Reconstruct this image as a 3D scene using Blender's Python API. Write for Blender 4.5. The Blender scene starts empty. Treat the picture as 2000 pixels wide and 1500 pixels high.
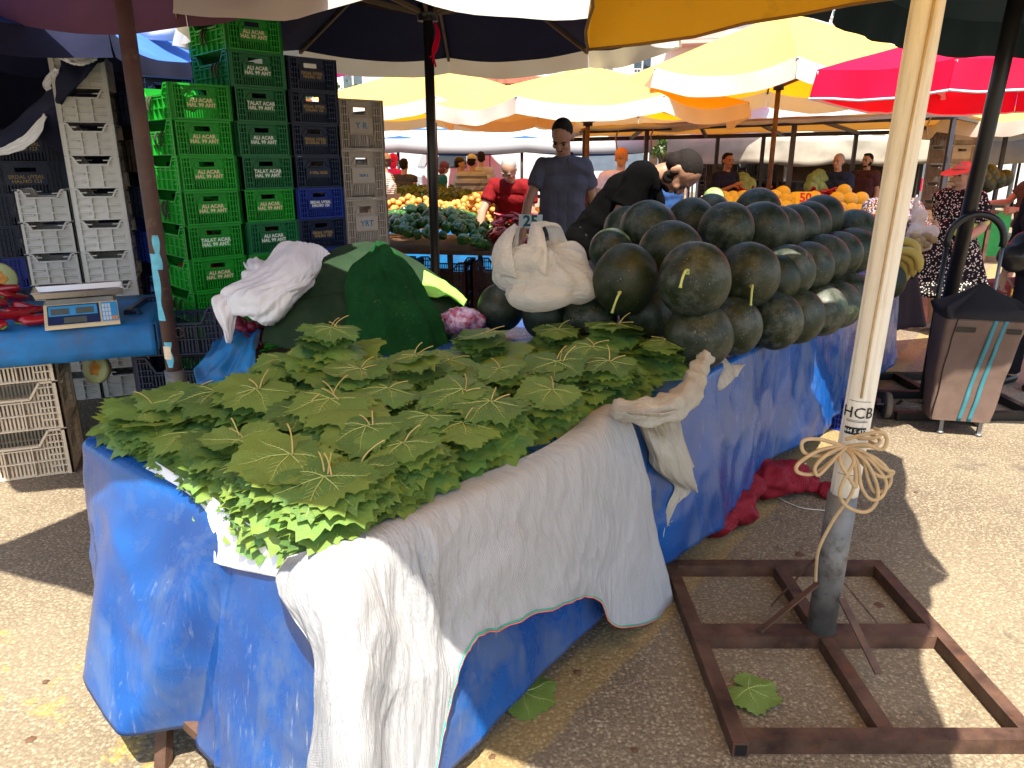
import bpy, bmesh, math, random
from mathutils import Vector, Matrix, noise, Euler
R=math.radians; PI=math.pi; V=Vector
rnd=random.Random(11)
S=bpy.context.scene; COL=S.collection
# ---------------------------------------------------------------- camera model
H=1.6; F=1440.0; TH=math.atan(440/1440.0); CT=math.cos(TH); ST=math.sin(TH)
CAMP=V((0,0,H))
def ray(u,v):
    a=(u-1000)/F; b=(750-v)/F
    return V((a, CT+b*ST, -ST+b*CT))
def at_z(u,v,z):
    d=ray(u,v); return CAMP+d*((z-H)/d.z)
def at_y(u,v,y):
    d=ray(u,v); return CAMP+d*(y/d.y)
def at_t(u,v,t): return CAMP+ray(u,v)*t
def at_pl(u,v,p,n):
    d=ray(u,v); return CAMP+d*((p-CAMP).dot(n)/d.dot(n))
def nz(p,s=1.0): return noise.noise(V(p)*s)
def rdg(p): return 1-2.6*abs(noise.noise(V(p)))
def lerp(a,b,t): return a+(b-a)*t
def sstep(a,b,x):
    t=max(0,min(1,(x-a)/(b-a))); return t*t*(3-2*t)
# ---------------------------------------------------------------- tags
def tag(o,label=None,cat=None,group=None,kind=None):
    if label: o['label']=label
    if cat: o['category']=cat
    if group: o['group']=group
    if kind: o['kind']=kind
    return o
def empty(name,loc=(0,0,0),rz=0.0,label=None,cat=None,group=None):
    o=bpy.data.objects.new(name,None); COL.objects.link(o); o.location=loc; o.rotation_euler=(0,0,rz)
    o.empty_display_size=.1
    return tag(o,label,cat,group)
def link(name,me,parent=None,mat=None,loc=None,rot=None):
    o=bpy.data.objects.new(name,me); COL.objects.link(o)
    if mat is not None and not me.materials: me.materials.append(mat)
    if parent is not None: o.parent=parent
    if loc is not None: o.location=loc
    if rot is not None: o.rotation_euler=rot
    return o
def kids(o): return [c for c in COL.objects if c.parent==o]
def copy_tree(o,parent=None,tree=None):
    c=o.copy(); COL.objects.link(c)
    if parent is not None: c.parent=parent
    for ch in o.children: copy_tree(ch,c)
    return c
ORD=['first','second','third','fourth','fifth','sixth','seventh','eighth','ninth','tenth','eleventh','twelfth','thirteenth','fourteenth']
# ---------------------------------------------------------------- mesh builder
class MB:
    def __init__(s): s.v=[]; s.f=[]; s.m=[]; s.sm=[]
    def add(s,vs,fs,mi=0,smooth=False,M=None):
        b=len(s.v)
        s.v+= [tuple(M@V(p)) for p in vs] if M is not None else [tuple(p) for p in vs]
        for f in fs: s.f.append([i+b for i in f]); s.m.append(mi); s.sm.append(smooth)
        return s
    def box(s,c,d,rz=0,M=None,mi=0):
        x,y,z=d[0]/2,d[1]/2,d[2]/2
        vs=[(-x,-y,-z),(x,-y,-z),(x,y,-z),(-x,y,-z),(-x,-y,z),(x,-y,z),(x,y,z),(-x,y,z)]
        T=Matrix.Translation(c)@Matrix.Rotation(rz,4,'Z')
        if M is not None: T=M@T
        return s.add(vs,[(0,3,2,1),(4,5,6,7),(0,1,5,4),(1,2,6,5),(2,3,7,6),(3,0,4,7)],mi,False,T)
    def bar(s,p0,p1,w,h,mi=0,up=(0,0,1)):
        p0=V(p0);p1=V(p1);d=p1-p0;L=d.length
        if L<1e-6: return s
        d/=L; up=V(up)
        if abs(d.dot(up))>.98: up=V((0,1,0))
        x=d.cross(up).normalized(); z=x.cross(d)
        M=Matrix((( x.x,d.x,z.x,0),(x.y,d.y,z.y,0),(x.z,d.z,z.z,0),(0,0,0,1)))
        return s.box((0,0,0),(w,L,h),0,Matrix.Translation((p0+p1)/2)@M,mi)
    def cyl(s,p0,p1,r0,r1=None,n=12,mi=0,caps=True,smooth=True):
        return s.tube([p0,p1],[r0,r0 if r1 is None else r1],n,mi,caps,smooth)
    def tube(s,path,r,n=8,mi=0,caps=True,smooth=True,fn=None):
        P=[V(p) for p in path]; k=len(P)
        rr=r if isinstance(r,(list,tuple)) else [r]*k
        vs=[];fs=[]; x=None
        for i,p in enumerate(P):
            d=(P[min(i+1,k-1)]-P[max(i-1,0)])
            if d.length<1e-9: d=V((0,0,1))
            d.normalize()
            if x is None:
                x=d.cross(V((0,0,1)) if abs(d.z)<.9 else V((0,1,0))).normalized()
            else:
                x=(x-d*x.dot(d)); x=x.normalized() if x.length>1e-6 else d.orthogonal().normalized()
            y=d.cross(x)
            for j in range(n):
                a=2*PI*j/n; q=rr[i]
                if fn: q*=fn(i/(k-1),a)
                vs.append(p+x*(math.cos(a)*q)+y*(math.sin(a)*q))
        for i in range(k-1):
            for j in range(n):
                a=i*n+j;b=i*n+(j+1)%n; fs.append((a,b,b+n,a+n))
        if caps: fs.append(tuple(range(n))[::-1]); fs.append(tuple((k-1)*n+j for j in range(n)))
        return s.add(vs,fs,mi,smooth)
    def lathe(s,prof,n=16,M=None,mi=0,smooth=True,fn=None):
        vs=[];fs=[]
        for (r,z) in prof:
            for j in range(n):
                a=2*PI*j/n; q=r*(fn(a,z) if fn else 1)
                vs.append((q*math.cos(a),q*math.sin(a),z))
        k=len(prof)
        for i in range(k-1):
            for j in range(n):
                a=i*n+j;b=i*n+(j+1)%n; fs.append((a,b,b+n,a+n))
        fs.append(tuple(range(n))[::-1]); fs.append(tuple((k-1)*n+j for j in range(n)))
        return s.add(vs,fs,mi,smooth,M)
    def ell(s,c,r,M=None,nu=16,nv=10,mi=0,fn=None):
        vs=[(0,0,1)];fs=[]
        for i in range(1,nv):
            t=PI*i/nv
            for j in range(nu):
                a=2*PI*j/nu; vs.append((math.sin(t)*math.cos(a),math.sin(t)*math.sin(a),math.cos(t)))
        vs.append((0,0,-1)); e=len(vs)-1
        for j in range(nu): fs.append((0,1+j,1+(j+1)%nu))
        for i in range(nv-2):
            for j in range(nu):
                a=1+i*nu+j;b=1+i*nu+(j+1)%nu; fs.append((a,a+nu,b+nu,b))
        for j in range(nu): fs.append((e,e-nu+(j+1)%nu,e-nu+j))
        if fn: vs=[tuple(V(p)*fn(V(p))) for p in vs]
        T=Matrix.Translation(c)
        if M is not None: T=T@M
        T=T@Matrix.Diagonal((r[0],r[1],r[2],1))
        return s.add(vs,fs,mi,True,T)
    def grid(s,g,mi=0,smooth=True,close=False):
        n=len(g);m=len(g[0]);vs=[p for row in g for p in row];fs=[]
        for i in range(n-1):
            for j in range(m if close else m-1):
                a=i*m+j;b=i*m+(j+1)%m; fs.append((a,b,b+m,a+m))
        return s.add(vs,fs,mi,smooth)
    def prism(s,poly,h,M=None,mi=0):
        n=len(poly)
        vs=[(x,y,0) for x,y in poly]+[(x,y,h) for x,y in poly]
        fs=[tuple(range(n))[::-1],tuple(range(n,2*n))]+[(i,(i+1)%n,(i+1)%n+n,i+n) for i in range(n)]
        return s.add(vs,fs,mi,False,M)
    def mesh(s,name,mats=()):
        me=bpy.data.meshes.new(name); me.from_pydata(s.v,[],s.f)
        for m in (mats if isinstance(mats,(list,tuple)) else [mats]): me.materials.append(m)
        me.polygons.foreach_set('material_index',s.m); me.polygons.foreach_set('use_smooth',s.sm)
        me.update(); return me
    def build(s,name,mats=(),parent=None,loc=None,rot=None): return link(name,s.mesh(name,mats),parent,None,loc,rot)
def cr(p,t):
    """Catmull-Rom through list p of Vectors, t in 0..1"""
    n=len(p)-1
    if n==0: return V(p[0])
    x=t*n; i=min(int(x),n-1); f=x-i
    a=p[max(i-1,0)];b=p[i];c=p[i+1];d=p[min(i+2,n)]
    return .5*((2*b)+(c-a)*f+(2*a-5*b+4*c-d)*f*f+(3*b-a-3*c+d)*f**3)
def crpath(p,n): 
    p=[V(q) for q in p]; return [cr(p,i/(n-1)) for i in range(n)]
def surf(ctrl,nu,nv,fn=None):
    """ctrl rows x cols -> dense grid rows nu, cols nv; fn(s,t,p,nrm)->p"""
    ctrl=[[V(p) for p in r] for r in ctrl]
    rows=[[cr(r,j/(nv-1)) for j in range(nv)] for r in ctrl]
    g=[[cr([rows[k][j] for k in range(len(rows))],i/(nu-1)) for j in range(nv)] for i in range(nu)]
    if fn:
        o=[]
        for i in range(nu):
            q=[]
            for j in range(nv):
                a=g[min(i+1,nu-1)][j]-g[max(i-1,0)][j]; b=g[i][min(j+1,nv-1)]-g[i][max(j-1,0)]
                n=a.cross(b); n=n.normalized() if n.length>1e-9 else V((0,0,1))
                q.append(fn(i/(nu-1),j/(nv-1),g[i][j],n))
            o.append(q)
        g=o
    return g
def solid(o,t,off=-1):
    m=o.modifiers.new('thick','SOLIDIFY'); m.thickness=t; m.offset=off; return o
# ---------------------------------------------------------------- voxel blobs (people, bags)
def blob_mesh(name,mb,voxel,it=5,fac=.5):
    me=mb.mesh(name+'_t'); o=bpy.data.objects.new(name+'_t',me); COL.objects.link(o)
    r=o.modifiers.new('r','REMESH'); r.mode='VOXEL'; r.voxel_size=voxel; r.use_smooth_shade=True
    if it:
        m=o.modifiers.new('s','SMOOTH'); m.iterations=it; m.factor=fac
    dg=bpy.context.evaluated_depsgraph_get()
    out=bpy.data.meshes.new_from_object(o.evaluated_get(dg))
    bpy.data.objects.remove(o); bpy.data.meshes.remove(me)
    out.name=name; out.materials.clear()
    out.polygons.foreach_set('material_index',[0]*len(out.polygons))
    out.polygons.foreach_set('use_smooth',[True]*len(out.polygons))
    return out
def wrinkle(me,fn):
    n=len(me.vertices); co=[0.0]*(3*n); no=[0.0]*(3*n)
    me.vertices.foreach_get('co',co); me.vertex_normals.foreach_get('vector',no)
    for i in range(n):
        q=V(co[3*i:3*i+3]); d=fn(q); co[3*i]+=no[3*i]*d; co[3*i+1]+=no[3*i+1]*d; co[3*i+2]+=no[3*i+2]*d
    me.vertices.foreach_set('co',co); me.update()
def cap(mb,p0,p1,r0,r1,n=14,flat0=False,flat1=False):
    p0=V(p0);p1=V(p1); mb.cyl(p0,p1,r0,r1,n)
    if not flat0: mb.ell(p0,(r0,)*3,nu=n,nv=8)
    if not flat1: mb.ell(p1,(r1,)*3,nu=n,nv=8)
def text_mesh(s,size,mat,ext=.0006,bold=.0,sp=1.0,lsp=.95):
    cu=bpy.data.curves.new('txt','FONT'); cu.body=s; cu.size=size; cu.align_x='CENTER'; cu.align_y='CENTER'
    cu.extrude=ext; cu.offset=bold; cu.space_character=sp; cu.space_line=lsp; cu.resolution_u=2
    o=bpy.data.objects.new('txt',cu); COL.objects.link(o)
    dg=bpy.context.evaluated_depsgraph_get()
    me=bpy.data.meshes.new_from_object(o.evaluated_get(dg)); bpy.data.objects.remove(o); bpy.data.curves.remove(cu)
    me.materials.clear(); me.materials.append(mat); me.name='lettering'
    return me
# ---------------------------------------------------------------- materials
class NT:
    def __init__(s,name):
        s.m=bpy.data.materials.new(name); s.m.use_nodes=True; s.t=s.m.node_tree; s.t.nodes.clear()
        s.out=s.n('ShaderNodeOutputMaterial')
    def n(s,ty,**k):
        q=s.t.nodes.new(ty)
        for a,b in k.items(): setattr(q,a,b)
        return q
    def l(s,a,b): s.t.links.new(a,b)
    def setin(s,node,name,val):
        if hasattr(val,'links') or hasattr(val,'is_linked'): s.l(val,node.inputs[name])
        else: node.inputs[name].default_value=val
    def coord(s,kind='Object'): return s.n('ShaderNodeTexCoord').outputs[kind]
    def mapping(s,vec,scale=(1,1,1),rot=(0,0,0),loc=(0,0,0)):
        q=s.n('ShaderNodeMapping'); s.l(vec,q.inputs['Vector']); q.inputs['Scale'].default_value=scale; q.inputs['Rotation'].default_value=rot; q.inputs['Location'].default_value=loc
        return q.outputs[0]
    def noise(s,vec,scale,detail=4,rough=.55,dist=0):
        q=s.n('ShaderNodeTexNoise'); s.l(vec,q.inputs['Vector']); q.inputs['Scale'].default_value=scale; q.inputs['Detail'].default_value=detail; q.inputs['Roughness'].default_value=rough; q.inputs['Distortion'].default_value=dist
        return q.outputs['Fac']
    def voro(s,vec,scale,feat='F1'):
        q=s.n('ShaderNodeTexVoronoi',feature=feat); s.l(vec,q.inputs['Vector']); q.inputs['Scale'].default_value=scale
        return q.outputs['Distance']
    def wave(s,vec,scale,dist=0,dire='X',dscale=1.0):
        q=s.n('ShaderNodeTexWave',bands_direction=dire); s.l(vec,q.inputs['Vector']); q.inputs['Scale'].default_value=scale; q.inputs['Distortion'].default_value=dist; q.inputs['Detail Scale'].default_value=dscale
        return q.outputs['Fac']
    def ramp(s,fac,stops):
        q=s.n('ShaderNodeValToRGB'); s.l(fac,q.inputs[0]); e=q.color_ramp.elements
        while len(e)<len(stops): e.new(.5)
        for i,(p,c) in enumerate(stops):
            e[i].position=p; e[i].color=(c[0],c[1],c[2],1) if not isinstance(c,(int,float)) else (c,c,c,1)
        return q.outputs[0]
    def mix(s,fac,a,b,mode='MIX'):
        q=s.n('ShaderNodeMix',data_type='RGBA',blend_type=mode)
        for i,x in ((0,fac),(6,a),(7,b)):
            if isinstance(x,(int,float)): q.inputs[i].default_value=x
            elif isinstance(x,(tuple,list)): q.inputs[i].default_value=(x[0],x[1],x[2],1)
            else: s.l(x,q.inputs[i])
        return q.outputs[2]
    def math(s,op,a,b=0.0):
        q=s.n('ShaderNodeMath',operation=op)
        for i,x in ((0,a),(1,b)):
            if isinstance(x,(int,float)): q.inputs[i].default_value=x
            else: s.l(x,q.inputs[i])
        return q.outputs[0]
    def bump(s,h,strength=.3,dist=.01,nrm=None):
        q=s.n('ShaderNodeBump'); s.l(h,q.inputs['Height']); q.inputs['Strength'].default_value=strength; q.inputs['Distance'].default_value=dist
        if nrm is not None: s.l(nrm,q.inputs['Normal'])
        return q.outputs[0]
    def bsdf(s,col,rough=.6,metal=0,nrm=None,spec=.5,trans=0,tcol=None,alpha=None,sss=0):
        b=s.n('ShaderNodeBsdfPrincipled')
        for nm,x in (('Base Color',col),('Roughness',rough),('Metallic',metal),('Specular IOR Level',spec)):
            if isinstance(x,(int,float)): b.inputs[nm].default_value=x
            elif isinstance(x,(tuple,list)): b.inputs[nm].default_value=(x[0],x[1],x[2],1)
            else: s.l(x,b.inputs[nm])
        if nrm is not None: s.l(nrm,b.inputs['Normal'])
        if alpha is not None:
            if isinstance(alpha,(int,float)): b.inputs['Alpha'].default_value=alpha
            else: s.l(alpha,b.inputs['Alpha'])
        o=b.outputs[0]
        if trans:
            t=s.n('ShaderNodeBsdfTranslucent'); c=tcol if tcol is not None else col
            if isinstance(c,(tuple,list)): t.inputs[0].default_value=(c[0],c[1],c[2],1)
            else: s.l(c,t.inputs[0])
            if nrm is not None: s.l(nrm,t.inputs['Normal'])
            mx=s.n('ShaderNodeMixShader'); mx.inputs[0].default_value=trans; s.l(o,mx.inputs[1]); s.l(t.outputs[0],mx.inputs[2]); o=mx.outputs[0]
        s.l(o,s.out.inputs[0]); return s.m
def sc(c,k): return tuple(min(1,x*k) for x in c[:3])
def mat(name,col,rough=.6,var=.25,scale=6,bump=0,bscale=60,metal=0,trans=0,tcol=None,col2=None,spec=.4,rand=0.0,dirt=None):
    t=NT(name); co=t.coord()
    f=t.noise(co,scale,5)
    c=t.mix(t.ramp(f,[(.3,0),(.7,1)]),sc(col,1-var),col2 if col2 else sc(col,1+var))
    if dirt:
        c=t.mix(t.ramp(t.noise(co,scale*1.7,8,.7),[(dirt[1],0),(dirt[1]+.15,dirt[2])]),c,dirt[0])
    if rand:
        oi=t.n('ShaderNodeObjectInfo').outputs['Random']
        hs=t.n('ShaderNodeHueSaturation'); t.l(c,hs.inputs['Color'])
        t.l(t.math('ADD',t.math('MULTIPLY',oi,rand),1-rand/2),hs.inputs['Value'])
        c=hs.outputs[0]
    n=None
    if bump: n=t.bump(t.noise(co,bscale,4),bump,.004)
    rr=t.math('ADD',t.math('MULTIPLY',f,.25),rough-.12)
    return t.bsdf(c,rr,metal,n,spec,trans,tcol)
MT={}
MT['white']=mat('white_plastic',(.62,.6,.55),.5,.12,5,dirt=((.25,.2,.14),.55,.5))
MT['rust']=mat('rusty_steel',(.055,.024,.016),.6,.45,9,.6,60,.1,col2=(.12,.065,.042),dirt=((.15,.055,.02),.54,.6))
MT['steel']=mat('grey_steel',(.2,.2,.2),.45,.3,8,.1,50,.7)
MT['galv']=mat('galvanised_steel',(.16,.16,.155),.55,.35,10,.25,50,.35,dirt=((.06,.045,.03),.52,.8))
MT['black']=mat('black_paint',(.012,.011,.011),.35,.2,8)
MT['darkwood']=mat('dark_wood',(.09,.045,.022),.6,.4,6,.2,40)
MT['tanwood']=mat('pale_rib_wood',(.12,.08,.045),.6,.3,6)
MT['rubber']=mat('rubber',(.02,.02,.02),.7,.2,9)
MT['stemgreen']=mat('leaf_stem',(.42,.46,.1),.45,.2,16,col2=(.5,.3,.14),rand=.3)
def tarp_mat():
    t=NT('blue_tarpaulin'); co=t.coord()
    base=t.mix(t.ramp(t.noise(co,3,5),[(.3,0),(.7,1)]),(.002,.042,.19),(.004,.08,.31))
    worn=t.ramp(t.noise(t.mapping(co,(1.2,1.2,.8)),2.6,9,.74,.8),[(.48,0),(.6,.6)])
    c=t.mix(worn,base,(.07,.11,.2))
    st=t.ramp(t.noise(t.mapping(co,(30,30,2.2)),2.0,5,.7),[(.58,0),(.68,.6)])
    c=t.mix(t.math('MULTIPLY',st,t.ramp(t.noise(co,2.1,5,.7),[(.45,0),(.62,1)])),c,(.34,.38,.44))
    sp=t.ramp(t.noise(co,38,5,.75,1.6),[(.66,0),(.72,.8)])
    c=t.mix(t.math('MULTIPLY',sp,t.ramp(t.noise(co,3.7,4),[(.5,0),(.6,.8)])),c,(.5,.47,.42))
    b=t.bump(t.noise(t.mapping(co,(1,1,.4)),5,5,.5,.7),.3,.012)
    b=t.bump(t.noise(t.mapping(co,(1,1,.3)),30,5,.6,1.2),.25,.003,b)
    return t.bsdf(c,t.math('ADD',t.math('MULTIPLY',worn,.25),.27),0,b,.55)
MT['tarp']=tarp_mat()
MT['tarp_matte']=mat('faded_blue_tarpaulin',(.008,.16,.42),.55,.3,5,.3,12,dirt=((.06,.1,.2),.5,.7))
def gauze_mat(name,col,tr=.18):
    t=NT(name); co=t.coord('UV')
    m=t.mapping(co,(1,1,1),(0,0,R(6)))
    w1=t.wave(m,95,1.6,'X',3); w2=t.wave(m,95,1.6,'Y',3)
    h=t.math('MULTIPLY',w1,w2)
    pull=t.noise(t.mapping(co,(26,3,1)),2.2,5,.6,.8)
    c=t.mix(t.ramp(h,[(.0,0),(.6,1)]),sc(col,.62),col)
    c=t.mix(t.ramp(pull,[(.35,.3),(.55,0)]),c,sc(col,.55))
    b=t.bump(h,.5,.004); b=t.bump(pull,.75,.012,b); b=t.bump(t.noise(t.mapping(co,(70,9,1)),2.4,4,.6,1.2),.4,.004,b)
    return t.bsdf(c,.85,0,b,.15,tr,col)
MT['gauze']=gauze_mat('white_gauze',(.66,.67,.7))
MT['sackwhite']=mat('white_sack',(.78,.79,.82),.6,.1,5,.45,24,trans=.1)
MT['cream']=gauze_mat('cream_gauze',(.76,.72,.62))
def asphalt():
    t=NT('worn_asphalt'); co=t.coord()
    a=t.voro(co,62); f=t.noise(co,105,4,.75); big=t.noise(co,.7,5,.6); mid=t.noise(co,6,6,.65)
    c=t.mix(t.ramp(a,[(.12,0),(.5,1)]),(.38,.31,.215),(.15,.112,.073))
    c=t.mix(t.ramp(f,[(.40,.9),(.5,0)]),c,(.045,.037,.03))
    c=t.mix(t.ramp(f,[(.58,0),(.66,.85)]),c,(.5,.43,.31))
    c=t.mix(t.ramp(mid,[(.4,.0),(.75,.42)]),c,(.1,.078,.06))
    c=t.mix(t.ramp(big,[(.35,.35),(.65,0)]),c,(.36,.3,.2))
    # worn yellow paint patches and one faded diagonal line
    yl=t.ramp(t.noise(co,5.5,8,.7,.4),[(.55,0),(.66,.55)])
    sep=t.n('ShaderNodeSeparateXYZ'); t.l(co,sep.inputs[0])
    X,Y=sep.outputs[0],sep.outputs[1]
    def line(px,py,nx,ny,w):
        d=t.math('ADD',t.math('MULTIPLY',t.math('ADD',X,-px),nx),t.math('MULTIPLY',t.math('ADD',Y,-py),ny))
        return t.ramp(t.math('ADD',t.math('ABSOLUTE',d),t.math('MULTIPLY',t.math('ADD',mid,-.5),.12)),[(w*.7,1),(w,0)])
    l1=line(.42,2.25,.79,-.61,.085); l2=line(-1.55,1.95,.5,.86,.16)
    c=t.mix(t.math('MULTIPLY',l1,.32),c,(.4,.27,.06))
    c=t.mix(t.math('MULTIPLY',l2,yl),c,(.55,.36,.03))
    st=t.ramp(t.noise(co,2.6,7,.75,.3),[(.57,0),(.68,.6)])
    c=t.mix(st,c,(.05,.042,.036))
    h=t.math('ADD',t.math('MULTIPLY',a,.6),t.math('MULTIPLY',f,.6))
    return t.bsdf(c,.85,0,t.bump(h,.8,.006),.25)
MT['asphalt']=asphalt()
def leafm(name,k=1,trans=.22):
    t=NT(name); co=t.coord('Generated')
    oi=t.n('ShaderNodeObjectInfo').outputs['Random']
    gm=t.n('ShaderNodeNewGeometry').outputs['Random Per Island']
    r=t.math('FRACT',t.math('ADD',oi,gm))
    c=t.ramp(r,[(0,(.03*k,.085*k,.025*k)),(.3,(.068*k,.145*k,.034*k)),(.65,(.115*k,.18*k,.038*k)),(1,(.065*k,.165*k,.042*k))])
    ob=t.coord()
    c=t.mix(t.ramp(t.noise(ob,22,5,.6),[(.44,0),(.68,.5)]),c,(.165*k,.185*k,.018*k))
    c=t.mix(t.ramp(t.noise(ob,55,3,.7),[(.62,0),(.72,.45)]),c,(.06*k,.085*k,.012*k))
    b=t.bump(t.voro(t.mapping(ob,(1,1,1)),55,'DISTANCE_TO_EDGE'),.35,.004); b=t.bump(t.noise(ob,30,4),.4,.008,b)
    return t.bsdf(c,.42,0,b,.45,trans,t.mix(.4,c,(.42,.6,.03)))
MT['leaf']=leafm('vine_leaf',1.5); MT['leafdeep']=leafm('vine_leaf_deep',.62,.2)
MT['vein']=mat('leaf_vein',(.44,.5,.16),.5,.12,30)
def melon():
    t=NT('watermelon_rind'); co=t.coord()
    sep=t.n('ShaderNodeSeparateXYZ'); t.l(co,sep.inputs[0])
    oi=t.n('ShaderNodeObjectInfo').outputs['Random']
    f=t.noise(co,22,7,.65)
    c=t.mix(t.ramp(f,[(.35,0),(.65,1)]),(.005,.012,.005),(.014,.024,.008))
    c=t.mix(t.ramp(t.noise(co,9,4,.6,.7),[(.48,0),(.7,.7)]),c,(.034,.037,.01))
    c=t.mix(t.math('MULTIPLY',t.ramp(t.noise(co,14,8,.75),[(.46,0),(.6,.8)]),oi),c,(.085,.095,.08))
    spot=t.ramp(t.math('ADD',t.math('MULTIPLY',sep.outputs[2],4.0),t.math('MULTIPLY',t.noise(co,9,3),.25)),[(-.0,1),(.06,0)])
    z=t.math('ADD',t.math('MULTIPLY',sep.outputs[2],-7.6),t.math('MULTIPLY',t.noise(co,12,3),.3))
    spot=t.ramp(z,[(1.0,0),(1.07,1)])
    c=t.mix(spot,c,(.4,.34,.04))
    sc2=t.ramp(t.noise(t.mapping(co,(1,1,1)),60,2,.5,2.5),[(.69,0),(.72,.9)])
    c=t.mix(sc2,c,(.2,.17,.08))
    return t.bsdf(c,t.math('ADD',t.math('MULTIPLY',f,.3),.34),0,t.bump(f,.1,.004),.4)
MT['melon']=melon()
def fab(name,col,rough=.8,trans=0,tcol=None,bump=.25,bscale=9,var=.12,dirt=None):
    return mat(name,col,rough,var,4,bump,bscale,trans=trans,tcol=tcol,spec=.2,dirt=dirt)
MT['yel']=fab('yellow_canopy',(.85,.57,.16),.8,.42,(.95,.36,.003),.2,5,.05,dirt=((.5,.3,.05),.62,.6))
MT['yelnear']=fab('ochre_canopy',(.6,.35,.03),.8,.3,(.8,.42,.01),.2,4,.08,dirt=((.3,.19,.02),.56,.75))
MT['valw']=fab('white_valance',(.6,.58,.53),.8,.35,(.85,.7,.4),.2,8,.05)
MT['navyin']=fab('navy_lining',(.016,.019,.05),.85,.04,(.02,.03,.12),.5,14,.2)
MT['whiteout']=fab('white_canopy_outside',(.5,.54,.62),.8,.12,None,.3,10,.08)
MT['red']=fab('red_canopy',(.75,.004,.055),.6,.4,(.9,.01,.02),.2,6,.1)
MT['pink']=fab('pink_canopy',(.8,.1,.2),.7,.35,(.9,.1,.2),.2,6,.1)
MT['magenta']=fab('magenta_canopy',(.65,.08,.35),.7,.3,None,.2,6,.1)
MT['purple']=fab('purple_canopy',(.12,.05,.075),.8,.2,(.2,.07,.1),.2,6,.15)
MT['teal']=fab('dark_teal_canopy',(.008,.022,.026),.75,.05,None,.3,7,.3,dirt=((.05,.06,.05),.6,.5))
MT['tan']=fab('tan_tarpaulin',(.62,.5,.3),.8,.42,(.75,.48,.16),.3,6,.12)
MT['beige']=fab('beige_tarpaulin',(.4,.36,.29),.85,.12,None,.5,6,.15)
MT['bluecan']=fab('blue_canopy',(.05,.15,.5),.7,.2,None,.3,6,.15)
MT['piping']=mat('white_piping',(.7,.7,.75),.6,.05)
MT['greenblk']=None
def felt(name,a,b,fl):
    t=NT(name); co=t.coord()
    c=t.mix(t.ramp(t.noise(co,7,6,.65),[(.3,0),(.7,1)]),a,b)
    c=t.mix(t.ramp(t.noise(co,38,6,.8,1.5),[(.6,0),(.72,fl)]),c,(.22,.28,.12))
    n=t.bump(t.noise(co,220,3,.7),.5,.003); n=t.bump(t.noise(co,9,5,.6,.6),.5,.02,n)
    return t.bsdf(c,.95,0,n,.08)
MT['felt']=felt('green_felt',(.0035,.035,.009),(.009,.062,.016),.5)
MT['olive']=felt('olive_blanket',(.014,.03,.016),(.027,.05,.026),.12)
MT['neon']=mat('neon_green_cloth',(.32,.75,.12),.7,.1,8,.2,30,trans=.2)
def plast(name,col,var=.12,rough=.42,rand=.25,dirt=.3):
    return mat(name,col,rough,var,7,0,60,rand=rand,dirt=((.12,.1,.07),.6,dirt),spec=.4)
MT['cgreen']=plast('green_plastic',(.008,.31,.022)); MT['cdark']=plast('dark_green_plastic',(.006,.15,.05))
MT['cnavy']=plast('navy_plastic',(.006,.016,.055)); MT['cblue']=plast('blue_plastic',(.006,.03,.28))
MT['cblack']=plast('black_plastic',(.005,.005,.006)); MT['cgrey']=plast('grey_plastic',(.42,.38,.34),dirt=.6)
MT['cwhite']=plast('offwhite_plastic',(.58,.57,.55),dirt=.5); MT['cbeige']=plast('beige_plastic',(.66,.56,.42),dirt=.6)
MT['cbrown']=plast('brown_plastic',(.045,.032,.026)); MT['cred']=plast('dark_red_plastic',(.055,.012,.008))
MT['lpeach']=mat('peach_lettering',(.75,.6,.42),.6,.15,60,dirt=((.02,.25,.03),.56,.85)); MT['lwhite']=mat('white_lettering',(.7,.76,.73),.6,.15,60,dirt=((.02,.12,.06),.56,.8))
MT['lblue']=mat('blue_marker',(.05,.2,.4),.6,.1); MT['lblack']=mat('black_lettering',(.01,.01,.012),.5,.1); MT['lyel']=mat('ochre_lettering',(.32,.23,.09),.6,.2,60,dirt=((.01,.012,.02),.5,.85))
MT['skin']=mat('skin',(.42,.24,.16),.5,.08,14,.1,120); MT['skin2']=mat('tanned_skin',(.33,.17,.105),.5,.08,14,.1,120)
MT['hairb']=mat('dark_hair',(.014,.0105,.009),.8,.3,60,.6,160,spec=.15); MT['hairg']=mat('grey_hair',(.3,.29,.27),.7,.25,60,.6,160); MT['hairo']=mat('ginger_hair',(.45,.17,.04),.6,.25,50,.6,120)
MT['hairr']=mat('brown_hair',(.06,.025,.015),.6,.3,50,.6,120)
MT['eye']=mat('eye',(.02,.015,.012),.2,.1)
def cloth(name,col,var=.12): return mat(name,col,.85,var,9,.35,26,spec=.15)
# ---------------------------------------------------------------- people
def hand_mb(curl=.6,spread=.12):
    """left hand; wrist at origin, fingers towards -Z, palm facing -Y... thumb on -X side"""
    mb=MB()
    for i in range(4):
        x=-.03+.02*i
        cap(mb,(x*.55,0,-.012),(x,0,-.085),.0135,.0115,8)
        L=[.036,.041,.038,.028][i]; r=[.0092,.0095,.009,.008][i]
        p=V((x,0,-.088)); a=spread*(i-1.5)*.6; ang=0
        for k,q in enumerate((1,.7,.55)):
            ang+=curl*(.75,1,.7)[k]
            d=V((math.sin(a),-math.sin(ang),-math.cos(ang))); e=p+d*(L*q)
            cap(mb,p,e,r*(1-.1*k),r*(.9-.1*k),8); p=e
    p=V((-.026,-.006,-.03)); ang=0
    for k,q in enumerate((.038,.034,.026)):
        d=V((-.75+.28*k,-.45-.25*curl*k,-.6-.1*k)).normalized(); e=p+d*q; cap(mb,p,e,.0125-.0015*k,.011-.0015*k,8); p=e
    return mb
HANDS={}
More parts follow.
